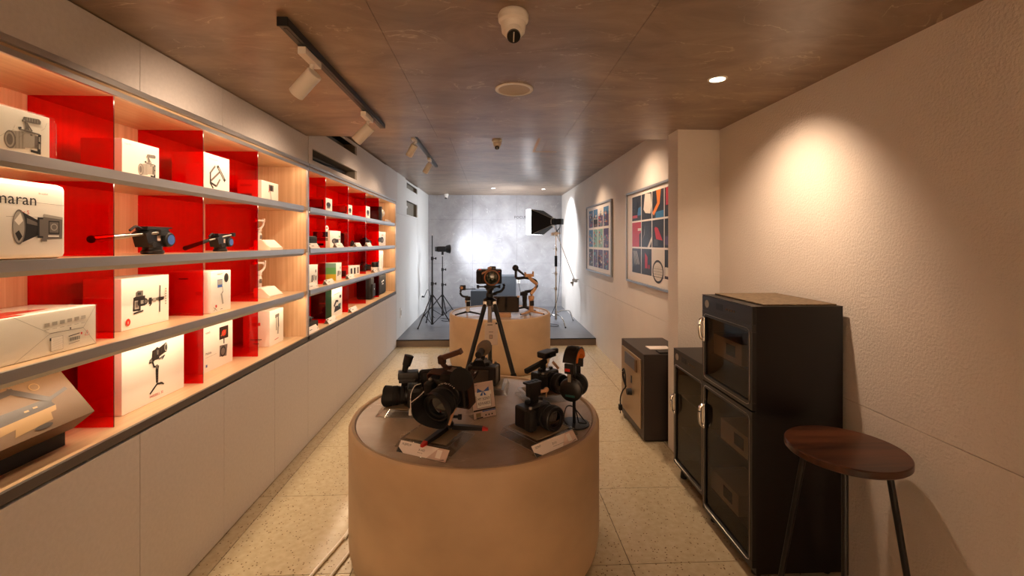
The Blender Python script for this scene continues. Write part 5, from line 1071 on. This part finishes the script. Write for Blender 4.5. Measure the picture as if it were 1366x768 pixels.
def dry_cabinet(label, x0, x1, y0, y1, z0, z1, doors, boxes):
    cx, cy = (x0+x1)/2, (y0+y1)/2
    t = thing('dry_cabinet', label, 'cabinet', (cx, cy, 0)); T = Matrix.Translation((-cx, -cy, 0))
    th = .012
    obj('shell', MB().box(x0+.02, x1, y0, y0+th, z0, z1, T=T, bev=.002).box(x0+.02, x1, y1-th, y1, z0, z1, T=T, bev=.002).box(x1-th, x1, y0+th, y1-th, z0, z1, T=T).box(x0+.02, x1-th, y0+th, y1-th, z0, z0+.03, T=T).box(x0+.02, x1-th, y0+th, y1-th, z1-.03, z1-.001, T=T), 'cab', t)
    obj('top', MB().box(x0, x1, y0, y1, z1-.001, z1+.003, T=T), 'cabtop', t)
    pn = obj('control_panel', MB().box(x0, x0+.022, y0, y1, z1-.085, z1-.002, bev=.003, T=T), 'blk', t)
    obj('badge', MB().axis((x0-.0005, y1-.06, z1-.045), (-1, 0, 0), [(.022, 0), (.022, .0015)], 20, T=T), 'lgrey', pn); obj('display', MB().box(x0-.001, x0, (y0+y1)/2+.02, (y0+y1)/2+.09, z1-.06, z1-.025, T=T), 'darkpic', pn)
    for k in range(4): obj('button', MB().cyl((x0, (y0+y1)/2-.02-.025*k, z1-.045), (x0-.003, (y0+y1)/2-.02-.025*k, z1-.045), .005, .005, 10, T=T), 'gold', pn)
    for (a, b, hz_) in doors:
        fr = .035
        dr = obj('door', MB().box(x0, x0+.022, y0, y1, b-fr, b, bev=.002, T=T).box(x0, x0+.022, y0, y1, a, a+fr, bev=.002, T=T).box(x0, x0+.022, y0, y0+fr, a+fr, b-fr, bev=.002, T=T).box(x0, x0+.022, y1-fr, y1, a+fr, b-fr, bev=.002, T=T), 'blk', t)
        tr = MB(); z_, y_ = (a+fr*.55, b-fr*.55), (y0+fr*.55, y1-fr*.55); r_ = .025
        pts = [(x0-.001, y_[0]+r_, z_[0]), (x0-.001, y_[1]-r_, z_[0]), (x0-.001, y_[1]-r_*.3, z_[0]+r_*.3), (x0-.001, y_[1], z_[0]+r_), (x0-.001, y_[1], z_[1]-r_), (x0-.001, y_[1]-r_*.3, z_[1]-r_*.3), (x0-.001, y_[1]-r_, z_[1]), (x0-.001, y_[0]+r_, z_[1]), (x0-.001, y_[0]+r_*.3, z_[1]-r_*.3), (x0-.001, y_[0], z_[1]-r_), (x0-.001, y_[0], z_[0]+r_), (x0-.001, y_[0]+r_*.3, z_[0]+r_*.3), (x0-.001, y_[0]+r_, z_[0])]
        tr.tube(pts, .0016, 5, T=T); obj('door_trim', tr, 'steel', dr)
        obj('glass_pane', MB().box(x0+.008, x0+.012, y0+fr, y1-fr, a+fr, b-fr, T=T), 'glass', dr)
        hd = obj('handle', MB().tube(smooth([(x0-.004, y1-.022, hz_+.055), (x0-.022, y1-.022, hz_+.045), (x0-.026, y1-.022, hz_), (x0-.020, y1-.022, hz_-.05), (x0-.004, y1-.022, hz_-.065)]), .009, 10, T=T).box(x0-.008, x0, y1-.036, y1-.008, hz_-.075, hz_+.065, bev=.004, T=T), 'chrome', dr, label='chrome lever handle')
    for zs in boxes['shelves']: obj('wire_shelf', MB().box(x0+.05, x1-th, y0+th, y1-th, zs-.008, zs, T=T), 'alu_d', t)
    for xf in (x0+.05, x1-.05):
        for yf in (y0+.05, y1-.05): obj('caster', MB().lathe([(.02, .0008), (.022, .004), (.016, z0)], 12, T=T @ Matrix.Translation((xf, yf, 0))), 'rubber', t)
    return t
dry_cabinet('tall black two-door dry cabinet with glass doors beside the stool', 1.222, 1.665, 2.066, 2.570, .03, 1.290, [(.06, .795, .60), (.802, 1.205, 1.10)], dict(shelves=(.175, .51, .96)))
dry_cabinet('low black one-door dry cabinet between the tall cabinet and the pillar', 1.245, 1.62, 2.60, 3.04, .07, .868, [(.09, .785, .50)], dict(shelves=(.33, .55)))
tag(obj('speckled_sheet', MB().box(-.17, .19, -.235, .235, .0005, .008, bev=.002), 'speckle', None, (1.46, 2.32, 1.293)), 'speckled brown sheet lying on top of the tall cabinet', 'sheet')
for x, y, z, lab in ((1.37, 2.39, .96, 'pale box inside the tall cabinet, upper compartment'), (1.37, 2.31, .51, 'pale box inside the tall cabinet, upper shelf of the lower door'), (1.37, 2.42, .175, 'pale box inside the tall cabinet, lower shelf of the lower door')):
    t = thing('boxed_lens', lab, 'box', (x, y, z+.0005)); dz = .112
    obj('carton', MB().box(-.10, .10, -.15, .14, 0, dz, bev=.002), 'carton', t); obj('dark_label', MB().box(-.1012, -.1002, -.09, -.0, .03, .09), 'ink', t)
tag(obj('brass_tin', MB().lathe([(.045, .0005), (.05, .004), (.05, .025), (.045, .028)], 24), 'gold', None, (1.34, 2.24, .84)), 'small brass tin inside the upper compartment of the tall cabinet', 'tin')
bpy.data.objects['brass_tin'].location = (1.34, 2.16, .9605)
# stool
SX, SY, SZ, SR = 1.438, 1.775, .765, .213
st = thing('bar_stool', 'round walnut-topped stool with slim black metal legs by the right wall', 'stool', (SX, SY, 0))
obj('seat', MB().lathe([(SR-.03, SZ-.034), (SR-.006, SZ-.030), (SR, SZ-.024), (SR, SZ-.004), (SR-.004, SZ)], 72), 'walnut', st)
obj('mounting_plate', MB().lathe([(.12, SZ-.040), (.12, SZ-.034)], 28), 'blks', st)
for k, a in enumerate((231, 51, 141, -39)):
    a = math.radians(a); c, s_ = math.cos(a), math.sin(a); R_ = .245 if k != 3 else .235
    obj('leg', MB().cyl((c*.135, s_*.135, SZ-.038), (c*R_, s_*R_, .002), .012, .011, 12), 'blks', st)
pts = []
# ------------------------------------------------------------------ CEILING FIXTURES
def downlight(label, x, y, z, r=.045, lit='warm_lens', ringm='white'):
    t = thing('downlight', label, 'ceiling light', (x, y, z))
    obj('trim_ring', MB().lathe([(r, -.0005), (r*1.35, -.0005), (r*1.35, -.004), (r*1.05, -.006), (r, -.003)], 32, cap=False), ringm, t); obj('lens', MB().lathe([(.0001, -.0028), (r, -.0028)], 28, cap=False), lit, t)
    return t
downlight('lit round downlight in the ceiling above the tall cabinet', 1.148, 2.247, ZN, .036)
light('downlight_lamp', 'SPOT', (1.148, 2.247, ZN-.02), (1.69, 2.50, 1.25), P_DOWN, WARM, .03, 104, 1.0)
for x, y, lab in ((1.148, .1, 'added round fill downlight behind the photographer, right side'), (-.75, .2, 'added round fill downlight behind the photographer, left side'), (.1, -1.4, 'added round fill downlight far behind the photographer')):  # unseen downlights added to fill the near part of the room
    downlight(lab, x, y, ZN); light('downlight_lamp', 'SPOT', (x, y, ZN-.02), (x, y, 0), P_REAR_FILL, WARM, .04, 140, .9)
for x, lab in ((-.8, 'added round fill downlight washing the wall behind the photographer, left one'), (.8, 'added round fill downlight washing the wall behind the photographer, right one')):  # unseen pair added so the rear wall bounces soft fill forward
    downlight(lab, x, -3.0, ZN); light('downlight_lamp', 'SPOT', (x, -3.0, ZN-.02), (x, Y0, 1.4), P_BOUNCE_FILL, WARM, .05, 130, .9)
for x, y, lit, lab in ((1.046, 6.62, 'off_lens', 'small dark downlight in the far ceiling beside the pictures'), (.019, 8.965, 'cool_lens', 'small lit downlight over the middle of the platform'), (1.033, 9.05, 'cool_lens', 'small lit downlight over the right of the platform')):
    downlight(lab, x, y, ZF, .035, lit)
light('wall_washer', 'SPOT', (1.046, 6.62, ZF-.02), (1.6, 6.3, .7), 55, WARM, .06, 110, 1.0)
for x, y, tg_, lab in ((1.046, 4.45, (1.6, 4.5, .9), 'downlight just past the ceiling step, right side'), (.10, 3.80, (.1, 4.7, 0), 'added hidden fill downlight just past the ceiling step, middle')):  # middle one is hidden by the step, added to brighten the far table
    downlight(lab, x, y, ZF, .035); light('downlight_lamp', 'SPOT', (x, y, ZF-.02), tg_, 58, WARM, .06, 128, 1.0)
light('stage_lamp', 'SPOT', (.019, 8.965, ZF-.02), (.019, 9.0, 0), P_BACK, COOL, .04, 130, .9)
light('stage_lamp', 'SPOT', (1.033, 9.05, ZF-.02), (1.6, 9.15, 1.5), P_BACK, COOL, .04, 105, .8)
t = thing('ceiling_speaker', 'round beige speaker grille flush in the near ceiling', 'speaker', (.119, 2.45, ZN))
obj('rim', MB().lathe([(.086, -.0005), (.104, -.0005), (.104, -.004), (.098, -.007), (.086, -.005)], 40, cap=False), 'white', t); obj('grille', MB().lathe([(.0001, -.004), (.087, -.004)], 40, cap=False), 'speaker', t)
def dome_cam(label, x, y, z, s, rz=0):
    t = thing('dome_camera', label, 'security camera', (x, y, z), rz)
    obj('base', MB().lathe([(.0001, -.085*s), (.030*s, -.085*s), (.042*s, -.072*s), (.046*s, -.04*s), (.054*s, -.032*s), (.056*s, -.012*s), (.050*s, -.0008), (.0001, -.0008)], 32, cap=False), 'white', t)
    obj('eye_ball', MB().sphere((0, -.016*s, -.078*s), .033*s, 18), 'white', t)
    obj('lens_window', MB().axis((0, -.0344*s, -.101*s), (0, -.625, -.78), [(.024*s, -.006*s), (.024*s, .0045*s), (.021*s, .0055*s)], 22), 'blk', t)
    obj('split_bar', MB().cyl((0, -.0382*s-.78*.018*s, -.1055*s+.625*.018*s), (0, -.0382*s+.78*.018*s, -.1055*s-.625*.018*s), .002*s, .002*s, 6), 'white', t)
    return t
dome_cam('white dome security camera on the near ceiling', .076, 1.63, ZN, 1.0)
dome_cam('small white dome camera on the far ceiling just past the step', .049, 4.66, ZF, .95)
dome_cam('small white dome camera high on the back wall', -1.03, 10.12, ZF-.0, .95, math.radians(-6))
t = thing('bullet_camera', 'small white camera inside the lower opening high on the left wall', 'security camera', (XL-.06, 7.78, 2.2)); obj('housing', MB().cyl((0, -.03, 0), (.03, .05, -.01), .028, .028, 14), 'white', t); obj('lens', MB().cyl((.03, .05, -.01), (.032, .056, -.011), .02, .02, 14), 'blk', t)
t = thing('strip_of_tape', 'L-shaped strip of masking tape on the far ceiling', 'tape', (.50, 4.9, ZF)); obj('strip', MB().box(-.03, .0, -.55, .42, -.0015, -.0004).box(.0, .26, .37, .42, -.0015, -.0004), 'tape', t)
# track lights
def track(label, x, y0, y1, z, heads):
    t = thing('track_rail', label, 'track', (x, y0, z))
    obj('rail', MB().box(-.018, .018, 0, y1-y0, -.032, -.0005, bev=.002).box(-.006, .006, .02, y1-y0-.02, -.034, -.032), 'blk', t)
    obj('end_cap', MB().box(-.02, .02, -.006, .002, -.035, -.0005, bev=.002), 'blkm', t)
def head(label, x, y, z, aim, lit, power, col, rz=0):
    t = thing('track_spotlight', label, 'spotlight', (x, y, z))
    obj('adapter', MB().box(-.017, .017, -.085, .085, -.066, -.0355, bev=.003), 'white', t)
    obj('stem', MB().cyl((-.003, .03, -.066), (-.01, .03, -.115), .010, .010, 12), 'white', t)
    d = Vector(aim).normalized(); c = Vector((-.02, .03, -.135)); a = c-d*.045; b = c+d*.085
    obj('lamp_body', MB().axis(a, b-a, [(.030, 0), (.034, .003), (.034, .128), (.030, .13), (.030, .118)], 28), 'white', t)
    obj('lens', MB().axis(a+d*.112, d, [(.030, 0), (.030, .003)], 22), lit, t)
    if power: light('track_lamp', 'SPOT', tuple(Vector((x, y, z))+b+d*.004), tuple(Vector((x, y, z))+b+d*2), power, col, .025, 128, 1.0)
track('black lighting track on the near ceiling', -.775, 1.70, 3.22, ZN, 0)
head('white track spotlight nearest the camera', -.775, 1.95, ZN, (-.72, .25, -.62), 'warm_lens', P_TRACK, WARM)
head('second white track spotlight on the near ceiling', -.785, 2.86, ZN, (-.66, .05, -.66), 'warm_lens', P_TRACK, WARM)
track('dark lighting track on the far ceiling', -.775, 4.50, 6.28, ZF, 0)
head('third white track spotlight, near end of the far track', -.775, 4.50, ZF, (-.5, .25, -.8), 'warm_lens', P_TRACK, WARM)
head('fourth white track spotlight, far end of the far track', -.775, 5.60, ZF, (-.48, -.05, -.85), 'warm_lens', P_TRACK, WARM)
# white cables on the floor left of the near table
tag(obj('white_cable', MB().tube(smooth([(-.70, 2.80, .009), (-.78, 2.62, .009), (-.80, 2.45, .009), (-.86, 2.2, .009), (-.88, 2.05, .009), (-.86, 1.9, .009)]), .0075, 10).tube(smooth([(-.69, 2.80, .009), (-.765, 2.62, .009), (-.79, 2.45, .009)]), .0065, 10), 'wire'), 'pair of white cables on the floor left of the near table', 'cable')
tag(obj('white_cable', MB().tube(smooth([(-.70, 2.48, .009), (-.74, 2.3, .009), (-.78, 2.12, .009), (-.80, 2.05, .009), (-.74, 2.02, .009), (-.71, 2.04, .009), (-.695, 2.08, .009)]), .0065, 10), 'wire'), 'short white cable hooking round the foot of the near table', 'cable')
tag(obj('clear_tray', MB().box(-.10, .08, -.14, .10, .0008, .004, bev=.001), 'acr', None, (-.76, 1.98, 0)), 'clear plastic sheet on the floor under the white cables', 'sheet')

# shared groups for things of a kind
for nm, g in {'downlight': 'round downlights in the ceiling', 'track_spotlight': 'white spotlights on the ceiling tracks', 'acrylic_riser': 'clear risers on the near table',
              'product_box': 'product boxes on the display shelves', 'phone_gimbal': 'white phone gimbals on the shelves', 'wedge_stand': 'cream wedge stands on the shelves',
              'display_shelf': 'red-divided display shelves', 'framed_picture': 'framed posters on the right wall', 'foam_cube': 'grey blocks on the platform', 'light_stand': 'black light stands',
              'dome_camera': 'white dome cameras', 'boxed_lens': 'pale boxes inside the tall cabinet', 'dry_cabinet': 'black dry cabinets', 'camera_gimbal': 'gimbals on the far table',
              'mirrorless_camera': 'cameras on the near table', 'price_card_holder': 'price cards on the near table', 'track_rail': 'ceiling light tracks', 'round_table': 'round display tables'}.items():
    for o in bpy.data.objects:
        if o.parent is None and o.name.split('.')[0] == nm: o['group'] = g
